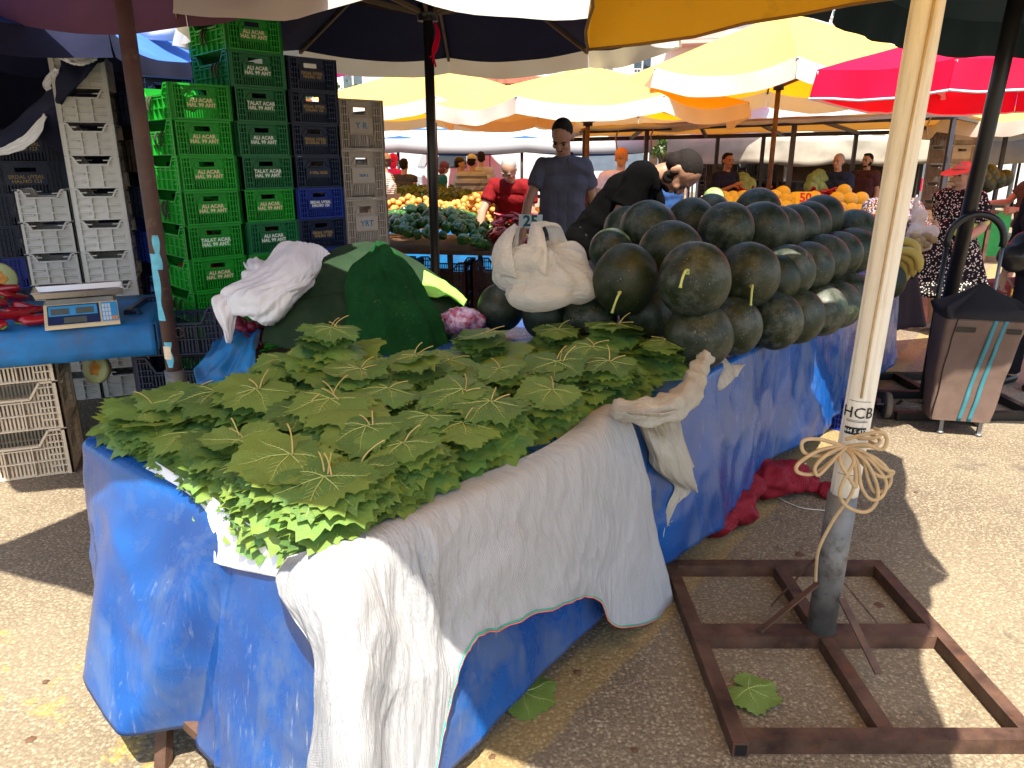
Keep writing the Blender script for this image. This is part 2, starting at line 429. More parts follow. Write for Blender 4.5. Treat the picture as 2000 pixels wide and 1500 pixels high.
def hand_mesh(curl):
    if curl not in HANDS: HANDS[curl]=blob_mesh('hand',hand_mb(curl),.0042,3)
    return HANDS[curl]
def frame_to(d,fwd):
    """matrix whose -Z is d and -Y is close to fwd"""
    z=-V(d).normalized(); y=-V(fwd); y=(y-z*y.dot(z)).normalized(); x=y.cross(z)
    return Matrix(((x.x,y.x,z.x,0),(x.y,y.y,z.y,0),(x.z,y.z,z.z,0),(0,0,0,1)))
def person(loc,rz,label,h=1.75,bend=0,side=0,head=(0,0,0),LA=None,RA=None,skin='skin',hair='hairb',hairstyle='short',
           shirt=None,sleeve=.55,legs=None,dress=None,hat=None,beard=None,build=1.0,bust=0,vox=.011,curl=.6,legpose=None,handdir=None,neckp=0,z0=0,group=None):
    k=h/1.75
    root=empty('person',(loc[0],loc[1],z0),rz,label,'person',group)
    B=Matrix.Translation((0,0,.95*k))@Matrix.Rotation(bend,4,'X')@Matrix.Rotation(side,4,'Y')@Matrix.Translation((0,0,-.95*k))
    def U(x,y,z): return B@V((x*k,y*k,z*k))
    bw=build
    sh={1:U(.172*bw,.01,1.405),-1:U(-.172*bw,.01,1.405)}
    neck=U(0,.012,1.455); hb=neck+(B.to_3x3()@Matrix.Rotation(neckp,3,'X'))@V((0,-.017*k,.09*k))
    hc=hb+V((0,-.012,.075))*k
    HM=Matrix.Translation(hb)@(B.to_3x3().to_4x4())@Matrix.Rotation(head[2],4,'Z')@Matrix.Rotation(head[0],4,'X')@Matrix.Rotation(head[1],4,'Y')@Matrix.Diagonal((k,k,k,1))
    arms={}
    for s,A in ((1,LA),(-1,RA)):
        if A is None: A=((s*.055,.03,-.29),(s*.075,-.05,-.54))
        e=sh[s]+V(A[0])*k; w=sh[s]+V(A[1])*k; arms[s]=(sh[s],e,w)
    lp=legpose or {}
    legsj={}
    for s in (1,-1):
        q=lp.get(s,((s*.095,-.01,.5),(s*.1,.02,.085)))
        legsj[s]=(V((s*.09*k,0,.92*k)),V(q[0])*k,V(q[1])*k)
    # --- body: one continuous skin surface
    b=MB()
    for s in (1,-1):
        S0,E,W=arms[s]
        cap(b,S0,E,.05*k*bw,.04*k*bw); cap(b,E,lerp(E,W,.35),.04*k*bw,.042*k*bw); cap(b,lerp(E,W,.35),W,.042*k*bw,.027*k)
        P0,K,A=legsj[s]
        cap(b,P0,K,.082*k*bw,.055*k); cap(b,K,lerp(K,A,.35),.053*k,.057*k); cap(b,lerp(K,A,.35),A,.057*k,.036*k)
        cap(b,A+V((0,.03,-.045))*k,A+V((0,-.14,-.055))*k,.035*k,.03*k)
    cap(b,U(-.075,0,.98),U(.075,0,.98),.105*k*bw,.105*k*bw); cap(b,U(-.06,0,1.12),U(.06,0,1.12),.1*k*bw,.1*k*bw)
    cap(b,U(-.075,.0,1.28),U(.075,0,1.28),.108*k*bw,.108*k*bw); cap(b,U(-.13*bw,.01,1.4),U(.13*bw,.01,1.4),.065*k,.065*k)
    for a0,a1 in ((.98,1.12),(1.12,1.28)): cap(b,U(0,0,a0),U(0,0,a1),.105*k*bw,.105*k*bw)
    cap(b,neck-V((0,0,.05))*k,hb+V((0,0,.02))*k,.058*k,.052*k)
    # head: cranium, face, jaw, nose, brow, lips, ears
    def h_(c,r,rot=None): b.ell((0,0,0),r,HM@Matrix.Translation(c)@(rot or Matrix()),nu=18,nv=12)
    h_((0,.0,.118),(.075,.094,.088)); h_((0,-.03,.07),(.062,.062,.085)); h_((0,-.05,.008),(.042,.038,.032)); h_((0,-.02,.02),(.055,.055,.04))
    h_((0,-.098,.066),(.012,.02,.026),Matrix.Rotation(-.45,4,'X')); h_((0,-.107,.052),(.017,.013,.011)); h_((0,-.082,.115),(.05,.016,.012))
    h_((0,-.088,.025),(.024,.012,.006)); h_((0,-.087,.014),(.02,.012,.007))
    for s in (1,-1):
        h_((s*.075,.012,.078),(.009,.02,.031),Matrix.Rotation(s*-.25,4,'Z')); h_((s*.036,-.07,.056),(.022,.02,.022))
    me=blob_mesh('body',b,vox,4)
    bm=bmesh.new(); bm.from_mesh(me)
    for s in (1,-1):
        S0,E,W=arms[s]; d=(W-E)
        fw=(handdir or {}).get(s,V((0,-.5,0))+V((-s*.8,0,0)))
        hm=hand_mesh(curl).copy()
        X=Matrix.Translation(W)@frame_to(d,fw)@Matrix.Diagonal((k*1.02*(1 if s==1 else -1),k*1.02,k*1.02,1))
        hm.transform(X)
        if s==-1: hm.flip_normals()
        bm.from_mesh(hm)
    bm.to_mesh(me); bm.free()
    me.polygons.foreach_set('use_smooth',[True]*len(me.polygons))
    link('body',me,root,MT[skin])
    hp=lambda name,mb,m,par=root: mb.build(name,m,par)
    # eyes, brows, lips
    e=MB()
    for s in (1,-1): e.ell((0,0,0),(.0125,.008,.0085),HM@Matrix.Translation((s*.032,-.0855,.085)),nu=10,nv=6)
    e.build('eyes',MT['eye'],root)
    e=MB()
    for s in (1,-1): e.tube([HM@V((s*.014,-.0965,.105)),HM@V((s*.032,-.096,.111)),HM@V((s*.052,-.083,.106))],[.004*k,.0045*k,.0025*k],6)
    e.build('eyebrows',MT[hair if hair!='hairo' else 'hairr'],root)
    if beard:
        m=MB()
        def q_(c,r): m.ell((0,0,0),r,HM@Matrix.Translation(c))
        if beard in('full',): 
            q_((0,-.048,.006),(.044,.042,.029)); q_((.052,-.012,.035),(.012,.036,.036)); q_((-.052,-.012,.035),(.012,.036,.036)); q_((.064,.0,.07),(.011,.018,.045)); q_((-.064,.0,.07),(.011,.018,.045))
        q_((0,-.099,.037),(.026,.011,.006))
        link('beard',blob_mesh('beard',m,.006,2),root,MT[hair])
    # hair
    m=MB()
    def q_(c,r,rot=None): m.ell((0,0,0),r,HM@Matrix.Translation(c)@(rot or Matrix()),nu=18,nv=12)
    if hairstyle=='short':
        q_((0,.014,.13),(.0785,.093,.087)); q_((0,.045,.085),(.071,.062,.062)); q_((0,-.03,.185),(.055,.05,.028))
    elif hairstyle=='crop':
        q_((0,.013,.128),(.0775,.093,.087)); q_((0,.045,.085),(.07,.062,.06))
    elif hairstyle=='bob':
        q_((0,.015,.13),(.094,.1,.09)); q_((0,.05,.05),(.092,.07,.085)); q_((.07,.02,.05),(.03,.05,.07)); q_((-.07,.02,.05),(.03,.05,.07))
        for i in range(26):
            a=rnd.uniform(0,2*PI); zz=rnd.uniform(.03,.2); q_((.08*math.cos(a),.03+.075*abs(math.sin(a)),zz),(.024,)*3)
    elif hairstyle=='bun':
        q_((0,.02,.13),(.083,.092,.086)); q_((0,.09,.13),(.045,.04,.05)); q_((0,.06,.05),(.05,.035,.06))
    if hairstyle!='none': link('hair',blob_mesh('hair',m,.007,2),root,MT[hair])
    # shirt
    if shirt:
        m=MB(); g=.016*k
        if not dress or True:
            for z,w,r in ((.95,.085,.112),(1.1,.075,.113),(1.28,.085,.118),(1.39,.12*bw,.085)):
                cap(m,U(-w,0,z),U(w,0,z),r*k*bw,r*k*bw)
            for a0,a1 in ((.95,1.1),(1.1,1.28)):
                for s in (-1,0,1): cap(m,U(s*.07,0,a0),U(s*.07,0,a1),.113*k*bw,.113*k*bw)
            if bust:
                for s in (1,-1): m.ell(U(s*.075,-.08,1.25),(.075*bust*k,)*3)
            if build>1.05: m.ell(U(0,-.06,1.06),(.15*k*bw,.12*k*bw,.16*k))
            cap(m,neck-V((0,0,.06))*k,neck+(hb-neck)*.15,.075*k,.066*k,flat1=True)
            for s in (1,-1):
                S0,E,W=arms[s]
                if sleeve<=1:
                    q=lerp(S0,E,sleeve); cap(m,S0,q,.066*k*bw,.064*k*bw,flat1=True)
                else:
                    q=lerp(E,W,sleeve-1); cap(m,S0,E,.062*k*bw,.052*k*bw); cap(m,E,q,.052*k*bw,.043*k,flat1=True)
        me=blob_mesh('shirt',m,vox*.9,4)
        off=rnd.random()*9
        wrinkle(me,lambda p:.011*nz((p.x*8,p.y*8+off,p.z*13))+.006*rdg((p.x*7+p.z*6,p.y*7,p.z*7+off))+.007)
        link('shirt',me,root,shirt)
    if legs:
        m=MB()
        short=legs[1] if isinstance(legs,tuple) else 1.0
        lm=legs[0] if isinstance(legs,tuple) else legs
        cap(m,U(-.085,0,.97),U(.085,0,.97),.11*k*bw,.11*k*bw)
        for s in (1,-1):
            P0,K,A=legsj[s]
            cap(m,P0,lerp(P0,K,min(1,short*2)),.098*k*bw,.074*k*bw)
            if short>.5: cap(m,K,lerp(K,A,(short-.5)*2),.074*k,.062*k,flat1=True)
        me=blob_mesh('trousers',m,vox,4)
        wrinkle(me,lambda p:.007*nz((p.x*9,p.y*9,p.z*12)))
        link('trousers',me,root,lm)
        m=MB()
        for s in (1,-1):
            A=legsj[s][2]; cap(m,A+V((0,.035,-.05))*k,A+V((0,-.15,-.058))*k,.042*k,.036*k)
        link('shoes',blob_mesh('shoes',m,vox,2),root,MT['black'])
    if dress:
        dm,hem,flare=dress
        rows=[]
        for i in range(15):
            t=i/14; z=lerp(1.02*k,hem,t); r=lerp(.17,flare,t**.8)*k*bw
            row=[]
            for j in range(48):
                a=2*PI*j/48; f=1+(.11*math.sin(a*7+1)+.06*math.sin(a*13))*t
                row.append((r*f*math.cos(a)*1.12,r*f*math.sin(a)*.86,z))
            rows.append(row)
        m=MB(); m.grid(rows,close=True); solid(m.build('skirt',dm,root),.005)
    if hat:
        kind,hm=hat; m=MB()
        if kind=='cap':
            q=MB(); 
            q.ell((0,0,0),(.083,.1,.07),HM@Matrix.Translation((0,.008,.155))); q.ell((0,0,0),(.07,.085,.008),HM@Matrix.Translation((0,-.1,.148))@Matrix.Rotation(.2,4,'X'))
            link('cap',blob_mesh('cap',q,.007,2),root,hm)
        if kind=='visor':
            q=MB(); q.ell((0,0,0),(.098,.112,.085),HM@Matrix.Translation((0,.015,.14))); q.ell((0,0,0),(.15,.165,.011),HM@Matrix.Translation((0,-.1,.128))@Matrix.Rotation(.3,4,'X'))
            link('sun_hat',blob_mesh('sun_hat',q,.007,3),root,hm)
            q=MB(); q.tube([HM@V((.103*math.cos(a),.015+.118*math.sin(a),.132-.01*math.sin(a))) for a in [2*PI*i/24 for i in range(25)]],.012*k,6); q.build('hat_band',MT['darkband'],root)
        if kind=='scarf':
            q=MB(); q.ell((0,0,0),(.09,.108,.1),HM@Matrix.Translation((0,.012,.125))); q.ell((0,0,0),(.08,.075,.1),HM@Matrix.Translation((0,.035,.03)))
            link('headscarf',blob_mesh('headscarf',q,.008,3),root,hm)
    return root
MT['darkband']=mat('hat_band',(.2,.11,.08),.7,.1)
def patterned(name,base,spots,scale,th,stripe=False):
    t=NT(name); co=t.coord()
    if stripe:
        sep=t.n('ShaderNodeSeparateXYZ'); t.l(co,sep.inputs[0])
        f=t.math('FRACT',t.math('MULTIPLY',sep.outputs[2],scale)); c=base
        c=t.mix(t.ramp(f,[(th,0),(th+.04,1)]),base,spots[0])
    else:
        c=base
        for i,s in enumerate(spots):
            d=t.voro(t.mapping(co,(1,1,1),(0,0,0),(i*3.7,i*1.3,0)),scale*(1+.25*i))
            c=t.mix(t.ramp(d,[(th,1),(th+.06,0)]),c,s)
    return t.bsdf(c,.85,0,t.bump(t.noise(co,20,4),.3,.004),.15)
greyshirt=cloth('grey_polo',(.075,.075,.105)); blackshirt=mat('black_tshirt',(.002,.002,.0022),.95,.1,9,.3,26,spec=.05); redshirt=cloth('dark_red_tshirt',(.16,.006,.008))
navyshirt=cloth('navy_tshirt',(.012,.016,.045)); lav=cloth('pale_lavender_top',(.6,.5,.62)); maroon=cloth('maroon_tshirt',(.07,.03,.035)); pinkc=cloth('pink_top',(.75,.03,.2))
greyv=cloth('dark_grey_vest',(.05,.05,.055)); mage=cloth('magenta_top',(.7,.03,.35)); jeans=cloth('grey_trousers',(.16,.17,.2)); darkt=cloth('dark_trousers',(.015,.015,.02)); khaki=cloth('khaki_trousers',(.28,.24,.18))
tealg=cloth('teal_top',(.01,.12,.1)); palebl=cloth('pale_blue_top',(.3,.36,.45))
strw=patterned('striped_top',(.62,.58,.54),[(.09,.085,.09)],42,.6,True); strg=patterned('grey_striped_tshirt',(.33,.37,.4),[(.13,.14,.16)],9,.6,True)
floral=patterned('floral_blouse',(.07,.025,.03),[(.32,.16,.06),(.12,.16,.28),(.42,.38,.36)],42,.3); polka=patterned('dotted_dress',(.008,.007,.009),[(.62,.58,.5)],48,.3)
def ppos(u,v,y): p=at_y(u,v,y); return (p.x,p.y)
# grey polo man behind the peppers
p=ppos(1100,330,6.3); gm=person(p,R(-6),'man in a slate grey polo shirt looking down behind the heap of red peppers',h=1.93,bend=R(7),head=(R(34),R(4),R(-14)),
  RA=((-.1,-.12,-.27),(-.13,-.27,-.52)),LA=((.09,.07,-.28),(.17,.02,-.53)),skin='skin2',hairstyle='crop',beard='mous',shirt=greyshirt,legs=jeans,vox=.008,curl=1.1,build=.86)
# black shirt man leaning over the melons
p=at_t(1146,500,4.75); person((p.x,p.y),R(78),'man in a black t-shirt bending forward over the watermelons',h=2.0,bend=R(40),neckp=R(62),head=(R(32),R(-6),R(-4)),
  RA=((-.05,.13,-.27),(-.03,.12,-.55)),LA=((.05,-.1,-.3),(.0,-.2,-.56)),skin='skin2',hairstyle='crop',beard='full',build=1.08,shirt=blackshirt,legs=darkt,vox=.008,curl=.9)
p=ppos(1006,350,8.1); person(p,R(-10),'grey-bearded man in a dark red t-shirt reaching down into the heap of onions',h=1.72,bend=R(30),head=(R(12),0,R(-10)),
  RA=((-.1,-.12,-.26),(-.14,-.2,-.52)),LA=((.02,-.05,-.3),(-.05,-.12,-.56)),skin='skin',hair='hairg',hairstyle='crop',beard='full',shirt=redshirt,legs=jeans,build=1.12)
p=ppos(752,350,10.5); w1=person(p,R(-95),'woman in a tan cap and brown and white striped top beside the grey crates',h=1.66,shirt=strw,legs=darkt,hair='hairr',hairstyle='short',hat=('cap',mat('tan_cap',(.5,.33,.16),.8)),
  LA=((.0,-.02,-.3),(.02,-.24,-.36)),RA=((-.05,0,-.3),(-.02,-.2,-.38)),build=1.15,sleeve=.7)
p=ppos(770,350,14); person(p,R(150),'person in a bright pink headscarf and top behind the striped-top woman',h=1.68,shirt=pinkc,legs=darkt,hat=('scarf',pinkc),sleeve=1.8)
p=ppos(790,350,12.6); person(p,R(170),'dark-haired person in a dark grey vest seen from behind near the greens',h=1.6,shirt=greyv,legs=darkt,sleeve=.2)
p=ppos(922,350,12.5); person(p,R(165),'person in a grey and white banded t-shirt and pale cap seen from behind',h=1.66,shirt=strg,legs=khaki,hat=('cap',MT['whiteout']),sleeve=.7,build=1.1)
p=ppos(898,350,13.2); person(p,R(100),'person in a dark hat and faded blue shirt by the brown umbrella pole',h=1.62,shirt=palebl,legs=darkt,hat=('cap',MT['black']))
p=ppos(940,350,14); person(p,R(190),'dark-haired person in a light grey shirt standing by the white truck',h=1.72,shirt=cloth('light_grey_shirt',(.4,.42,.45)),legs=darkt)
p=ppos(848,350,14.5); person(p,R(120),'person in a dark teal top bending at the far stall',h=1.58,shirt=tealg,legs=darkt,hat=('scarf',cloth('brown_scarf',(.14,.05,.05))),sleeve=1.8,bend=R(20))
p=ppos(1212,350,9.3); person(p,R(168),'woman with ginger hair in a bun and a pale lavender top seen from behind',h=1.72,shirt=lav,legs=darkt,hair='hairo',hairstyle='bun',sleeve=.5,build=1.12)
p=ppos(1306,340,8.3); person(p,R(40),'dark-haired bearded man in a blue shirt just behind the bending man',h=1.66,shirt=cloth('mid_blue_shirt',(.02,.06,.18)),legs=darkt,beard='full',head=(R(14),0,0))
p=ppos(1418,350,11.5); person(p,R(25),'man in a navy t-shirt with both hands held at his chest by dark crates',h=1.68,shirt=navyshirt,legs=darkt,skin='skin2',beard='mous',LA=((.08,-.06,-.27),(-.1,-.24,-.16)),RA=((-.08,-.06,-.27),(.1,-.26,-.14)),sleeve=.8)
p=ppos(1634,350,11.5); person(p,R(-50),'grey-haired man in a dark blue t-shirt serving behind the red peppers and yellow melons',h=1.67,shirt=cloth('dark_blue_tshirt',(.015,.025,.06)),legs=darkt,hair='hairg',hairstyle='crop',RA=((-.04,-.08,-.28),(0,-.28,-.36)),LA=((.05,-.02,-.3),(.02,-.2,-.45)),build=1.08)
p=ppos(1690,350,12.6); person(p,R(-60),'bearded man in a maroon t-shirt next to the tall crate pile',h=1.68,shirt=maroon,legs=darkt,beard='full',sleeve=.6)
p=ppos(1666,360,13.6); person(p,R(-30),'person in a bright magenta top half hidden behind the far stall',h=1.42,shirt=mage,legs=darkt,bend=R(20))
p=ppos(1745,400,6.0); fw=person(p,R(12),'woman in a floral blouse behind the white pole holding up a clear bag',h=1.52,shirt=floral,dress=(cloth('dark_skirt',(.03,.02,.025)),.3,.3),hair='hairr',hairstyle='bob',bust=1,build=1.22,sleeve=.95,
  LA=((.16,-.02,-.22),(.04,-.26,-.14)),RA=((-.12,-.1,-.26),(-.24,-.26,-.36)),curl=1.5,head=(R(10),0,R(15)))
p=ppos(1868,420,7.0); hw=person(p,R(-68),'woman in a pink sun hat and black white-dotted dress behind the shopping trolley',h=1.56,shirt=polka,dress=(polka,.36,.34),hair='hairg',hairstyle='short',hat=('visor',mat('pink_straw_hat',(.5,.17,.13),.8,.1,30,.3,90)),bust=1,build=1.2,sleeve=.75,
  RA=((-.05,.1,-.27),(-.02,-.13,-.36)),LA=((.05,.05,-.28),(.05,-.15,-.4)),curl=1.2)
p=ppos(2035,560,5.2); rp=person((p[0],p[1]),R(-60),'person in a black top partly cut off at the right edge with a black bag',h=1.62,shirt=cloth('black_top',(.01,.01,.012)),legs=darkt,build=1.1,sleeve=1.6)
p=ppos(2012,420,8.6); person(p,R(-82),'person in dark brown shorts walking at the right edge with a hand stretched out',h=1.62,shirt=cloth('brown_top',(.08,.06,.05)),legs=(cloth('brown_shorts',(.05,.035,.03)),.46),RA=((-.1,-.12,-.2),(-.05,-.4,-.2)),LA=((.05,-.12,-.24),(.0,-.36,-.26)),sleeve=.5,
  legpose={1:((.1,-.2,.5),(.1,-.3,.1)),-1:((-.1,.1,.5),(-.1,.32,.13))},curl=.7)
# polo collar and placket on the grey man
nb=[c for c in gm.children if c.name.startswith('shirt')][0]
zmax=max(v.co.z for v in nb.data.vertices); tp=[v.co for v in nb.data.vertices if v.co.z>zmax-.012]; cx=sum(v.x for v in tp)/len(tp); cy=sum(v.y for v in tp)/len(tp)
m=MB(); g=[]
for k,(r,dz) in enumerate(((.064,.0),(.07,.018),(.085,-.012),(.096,-.035))): g.append([(cx+r*math.sin(a),cy-r*math.cos(a)*1.05,zmax-.012+dz-.018*math.cos(a)) for a in [.25+i*(2*PI-.5)/24 for i in range(25)]])
m.grid(g); q=m.build('collar',greyshirt,nb); solid(q,.004,0)
# ---------------------------------------------------------------- market table
K=V((-.36,1.33,.8)); E1=V((.615,.788,0)).normalized(); N2=V((E1.y,-E1.x,0)); N1=-E1; W1=-N2   # E1 along right side, W1 towards the left
TL,TW=5.24,1.17
def tb(a,b,z=.8): q=K+E1*a+W1*b; return V((q.x,q.y,z))
t=empty('trestle_table',tb(0,0,0),math.atan2(E1.y,E1.x),'long trestle table with rusty steel legs under the blue tarpaulin','table')
m=MB(); m.box((TL/2,TW/2,.775),(TL-.04,TW-.04,.03)); m.build('tabletop',MT['darkwood'],t)
for x in (.14,1.7,3.3,4.95):
    for s,y in ((1,.08),(-1,TW-.08)):
        m=MB()
        if x<1 and s<0: m.bar((.05,.74,.76),(-.13,.66,0),.035,.03)
        else: m.bar((x,y,.76),(x-.03,y,0),.035,.035)
        m.build('leg',MT['rust'],t)
    m=MB(); m.bar((x-.02,.08,.22),(x-.02,TW-.08,.22),.025,.03); m.bar((x,.08,.72),(x,TW-.08,.72),.025,.03); m.build('cross_bar',MT['rust'],t)
m=MB(); m.bar((-.085,.67,.17),(-.06,.2,.1),.03,.03); m.build('brace',MT['rust'],t)
# tarpaulin: top sheet plus a continuous skirt round the rim
def perim():
    P=[];r=.05
    def arc(c,a0,a1,n=6):
        for i in range(n+1):
            a=lerp(a0,a1,i/n); P.append((c[0]+r*math.cos(a),c[1]+r*math.sin(a),math.cos(a),math.sin(a)))
    def seg(x0,y0,x1,y1,nx,ny,n):
        for i in range(1,n): P.append((lerp(x0,x1,i/n),lerp(y0,y1,i/n),nx,ny))
    # local coords: x along E1, y along W1 ; start at back-left far corner
    seg(TL-r,TW,r,TW,0,1,60); arc((r,TW-r),PI/2,PI)
    seg(0,TW-r,0,r,-1,0,190); arc((r,r),PI,1.5*PI)
    seg(r,0,TL-r,0,0,-1,300); arc((TL-r,r),1.5*PI,2*PI); seg(TL,r,TL,TW-r,1,0,20); arc((TL-r,TW-r),0,PI/2)
    return P
PR=perim(); NR=42
def skirt_pt(q,i):
    x,y,nx,ny=q; f=i/NR; wf=max(0,-nx)**2; wr=max(0,-ny)**2; wl=max(0,ny)**2; wb=max(0,nx)**2
    bottom=wf*(.05+.09*sstep(.0,.45,y)+.1*sstep(.5,.85,y)+.008*math.sin(y*9))+wr*(.05+.1*sstep(0,.9,x)+.012*math.sin(x*5))+wl*.24+wb*.16
    fo=.03*math.sin(x*4.1+.5)+.018*rdg((x*2.2,f*.6,4))+.012*rdg((x*4.5+f*1.5,f*1.1,9))
    yc=y+.24*(1-f)
    fl=.12*sstep(.57,.66,yc)*(1-.9*sstep(.8,1.16,y))-.04*math.exp(-abs(yc-.56)/.03)
    off=.012+wr*(.02*f+.015*f*sstep(.9,1.8,x)+fo*f*sstep(.9,1.8,x)+.15*fo*f+.004*rdg((x*5,f*4,1))*sstep(0,.12,f))
    off+=wf*(.09*f*(1-.6*sstep(.8,1.15,y))+.012*nz((y*2.6+f,f*1.1,7))*f+.006*(rdg((y*3+f*2,f*2,2))+.5*rdg((y*7-f*3,f*5,12)))*sstep(0,.1,f)+.006*math.exp(-((y-.4-.02*nz((f*5,1,1)))/.008)**2)*sstep(0,.1,f)+f*fl)+wl*(.006*rdg((x*3,f*1.5,3))*f)+wb*.05*f
    z=lerp(.806,bottom,f)
    if i==0: off=0
    return tb(x+nx*off,y+ny*off,z)
g=[[skirt_pt(q,i) for q in PR] for i in range(NR+1)]
m=MB(); m.grid(g,close=True)
inner=[[tb(lerp(TL/2,q[0],s),lerp(TW/2,q[1],s),.806+.004*nz((q[0]*4,q[1]*4,s*3))) for q in PR] for s in (0.02,.3,.6,.8,.93,1)]
inner[-1]=g[0]; m.grid(inner,close=True)
me=m.mesh('blue_tarpaulin',MT['tarp']); bm=bmesh.new(); bm.from_mesh(me); bmesh.ops.remove_doubles(bm,verts=bm.verts,dist=.0004); bmesh.ops.recalc_face_normals(bm,faces=bm.faces); bm.to_mesh(me); bm.free()
o=link('blue_tarpaulin',me); solid(o,.003,0); tag(o,'scuffed blue tarpaulin draped over the long table of vine leaves and watermelons','tarpaulin')
# ---------------------------------------------------------------- gauze cloth over the near right corner
def RP(u,v,d=.03,o=.0): return at_pl(u,v,K+N2*(.008+d*.78),N2)
def FP(u,v,d=.03): return at_pl(u,v,K+N1*d,N1)
def uvmesh(o,nu,nv,su,sv):
    me=o.data; uv=me.uv_layers.new(name='UVMap')
    for lp in me.loops:
        i=lp.vertex_index; uv.data[lp.index].uv=((i%nv)/(nv-1)*su,(i//nv)/(nu-1)*sv)
c=[ # columns left->right; rows: on-table, edge, .., hem
 [at_z(560,1085,.83),FP(545,1122,.03),FP(588,1180,.05),FP(638,1285,.07),FP(642,1400,.07),FP(632,1540,.07)],
 [at_z(640,1060,.83),FP(640,1105,.03),FP(668,1190,.06),FP(680,1290,.08),FP(688,1400,.09),FP(690,1560,.09)],
 [at_z(690,1040,.83),RP(712,1078,.035),RP(730,1190,.075),RP(742,1290,.09),RP(745,1400,.095),RP(748,1545,.095)],
 [at_z(735,1015,.83),RP(775,1038,.03),RP(795,1120,.05),RP(815,1220,.06),RP(828,1330,.07),RP(828,1500,.075)],
 [at_z(800,990,.83),RP(835,1008,.03),RP(845,1080,.06),RP(855,1160,.05),RP(868,1240,.055),RP(880,1275,.06)],
 [at_z(900,945,.83),RP(945,962,.03),RP(945,1030,.035),RP(950,1090,.06),RP(958,1160,.05),RP(962,1215,.055)],
 [at_z(1010,900,.83),RP(1050,918,.03),RP(1055,985,.05),RP(1065,1050,.05),RP(1082,1115,.055),RP(1098,1168,.055)],
 [at_z(1080,865,.83),RP(1120,880,.03),RP(1130,950,.04),RP(1140,1020,.055),RP(1145,1095,.05),RP(1152,1166,.055)],
 [at_z(1130,830,.83),RP(1170,842,.035),RP(1182,930,.06),RP(1190,1010,.05),RP(1195,1110,.06),RP(1195,1216,.07)],
 [at_z(1170,795,.83),RP(1215,802,.045),RP(1240,900,.05),RP(1262,1000,.05),RP(1285,1100,.06),RP(1307,1200,.065)]]
c=[[col[r] for col in c] for r in range(6)]
def wr(s,t,p,n):
    w_=1.2*nz((s*1.5,t*2.5,6)); a=.012*nz((t*10+s*1.5,s*2.2,2))+.009*rdg((t*5.5+w_-s*1.2,s*1.4+t*1.6,4))*sstep(.1,.4,s)+.0036*rdg((t*22+4*s+w_,s*4,5))+.0018*rdg((t*50+6*s,s*6,1))+.008*rdg((t*5-s*2.2,s*3.2,8))*sstep(.3,.8,s)
    a+=.018*math.exp(-((t-.42-.3*s)/.05)**2)*s*(1-s)*2
    q=p+ (n if n.dot(N2+N1+V((0,0,.8)))>0 else -n)*(a*sstep(.12,.3,s)+.018*sstep(.1,.4,s)+.004)
    q.z+=(.016*nz((t*11,3,1))+.008*nz((t*34,1,2)))*s**5
    return q
NU,NV=110,240; g=surf(c,NU,NV,wr); 
m=MB(); m.grid(g); o=m.build('gauze_cloth',MT['gauze']); uvmesh(o,NU,NV,1.25,.95); solid(o,.0025,0)
tag(o,'rumpled white gauze cloth hanging over the near corner of the blue table','cloth')
hem=[V(p)+V((0,0,-.001)) for p in g[-1][0:]]
for nm,mt,dz in (('red_hem_stitch',mat('pink_thread',(.75,.18,.16),.8),0),('green_hem_stitch',mat('green_thread',(.03,.42,.27),.8),.006)):
    m=MB(); m.tube([p+V((0,0,dz))+N2*.002 for p in hem],.0022,5); m.build(nm,mt,o)
m=MB(); a=RP(1272,1212,.06); m.tube(crpath([a,at_y(1268,1245,a.y),at_y(1290,1268,a.y),at_y(1312,1245,a.y)],14),.0011,5); m.build('loose_thread',MT['white'],o)
# folded white sheet edge showing beneath the leaves on the front
c=[[at_z(300,900,.83),at_z(400,960,.83),at_z(480,1020,.83),at_z(600,1050,.83)],[FP(248,958,.03),FP(325,1040,.035),FP(420,1085,.035),FP(560,1118,.03)],[FP(250,975,.034),FP(322,1056,.036),FP(420,1099,.036),FP(556,1130,.033)]]
m=MB(); g=surf(c,14,50,lambda s,t,p,n:p+V((0,0,.004*nz((t*9,s*5,3))))); m.grid(g); o=m.build('plastic_sheet',MT['sackwhite']); solid(o,.003,0); tag(o,'thin white sheet laid under the vine leaves along the front table edge','cloth')
# ---------------------------------------------------------------- twisted cream sack along the edge
o=None
path=[at_z(1205,800,.87),at_z(1262,806,.89),at_z(1318,792,.87),at_z(1350,760,.87),at_z(1362,728,.9),at_z(1378,700,.93)]
path=crpath([p+V((0,0,.0)) for p in path],44)
m=MB(); m.tube(path,[.026+.016*math.sin(PI*min(1,i/43*1.15))+.005*math.sin(i*.9) for i in range(44)],26,fn=lambda s,a:1+.14*math.sin(a*4+s*14)+.08*math.sin(a*9+s*29)+.08*nz((s*14,a*2,1)))
o=m.build('mesh_sack',MT['cream']); SK=[o]; m=MB()
c=[[at_t(1365,700,3.02),at_t(1385,684,3.02),at_t(1418,700,3.02)],[at_t(1368,735,2.98),at_t(1395,740,2.94),at_t(1432,722,2.98)],[at_t(1378,758,2.95),at_t(1408,762,2.94),at_t(1434,740,2.97)]]
m.grid(surf(c,14,14,lambda s,t,p,n:p+n*.01*nz((s*4,t*5,2))))
SK.append(m.build('flap',MT['cream'],o)); m=MB()
c=[[at_t(1428,712,3.0),at_t(1456,712,3.02)],[at_t(1432,722,2.99),at_t(1450,718,3.0)],[at_t(1434,738,2.98),at_t(1440,736,2.99)]]
m.grid(surf(c,8,8))
SK.append(m.build('corner',MT['cream'],o))
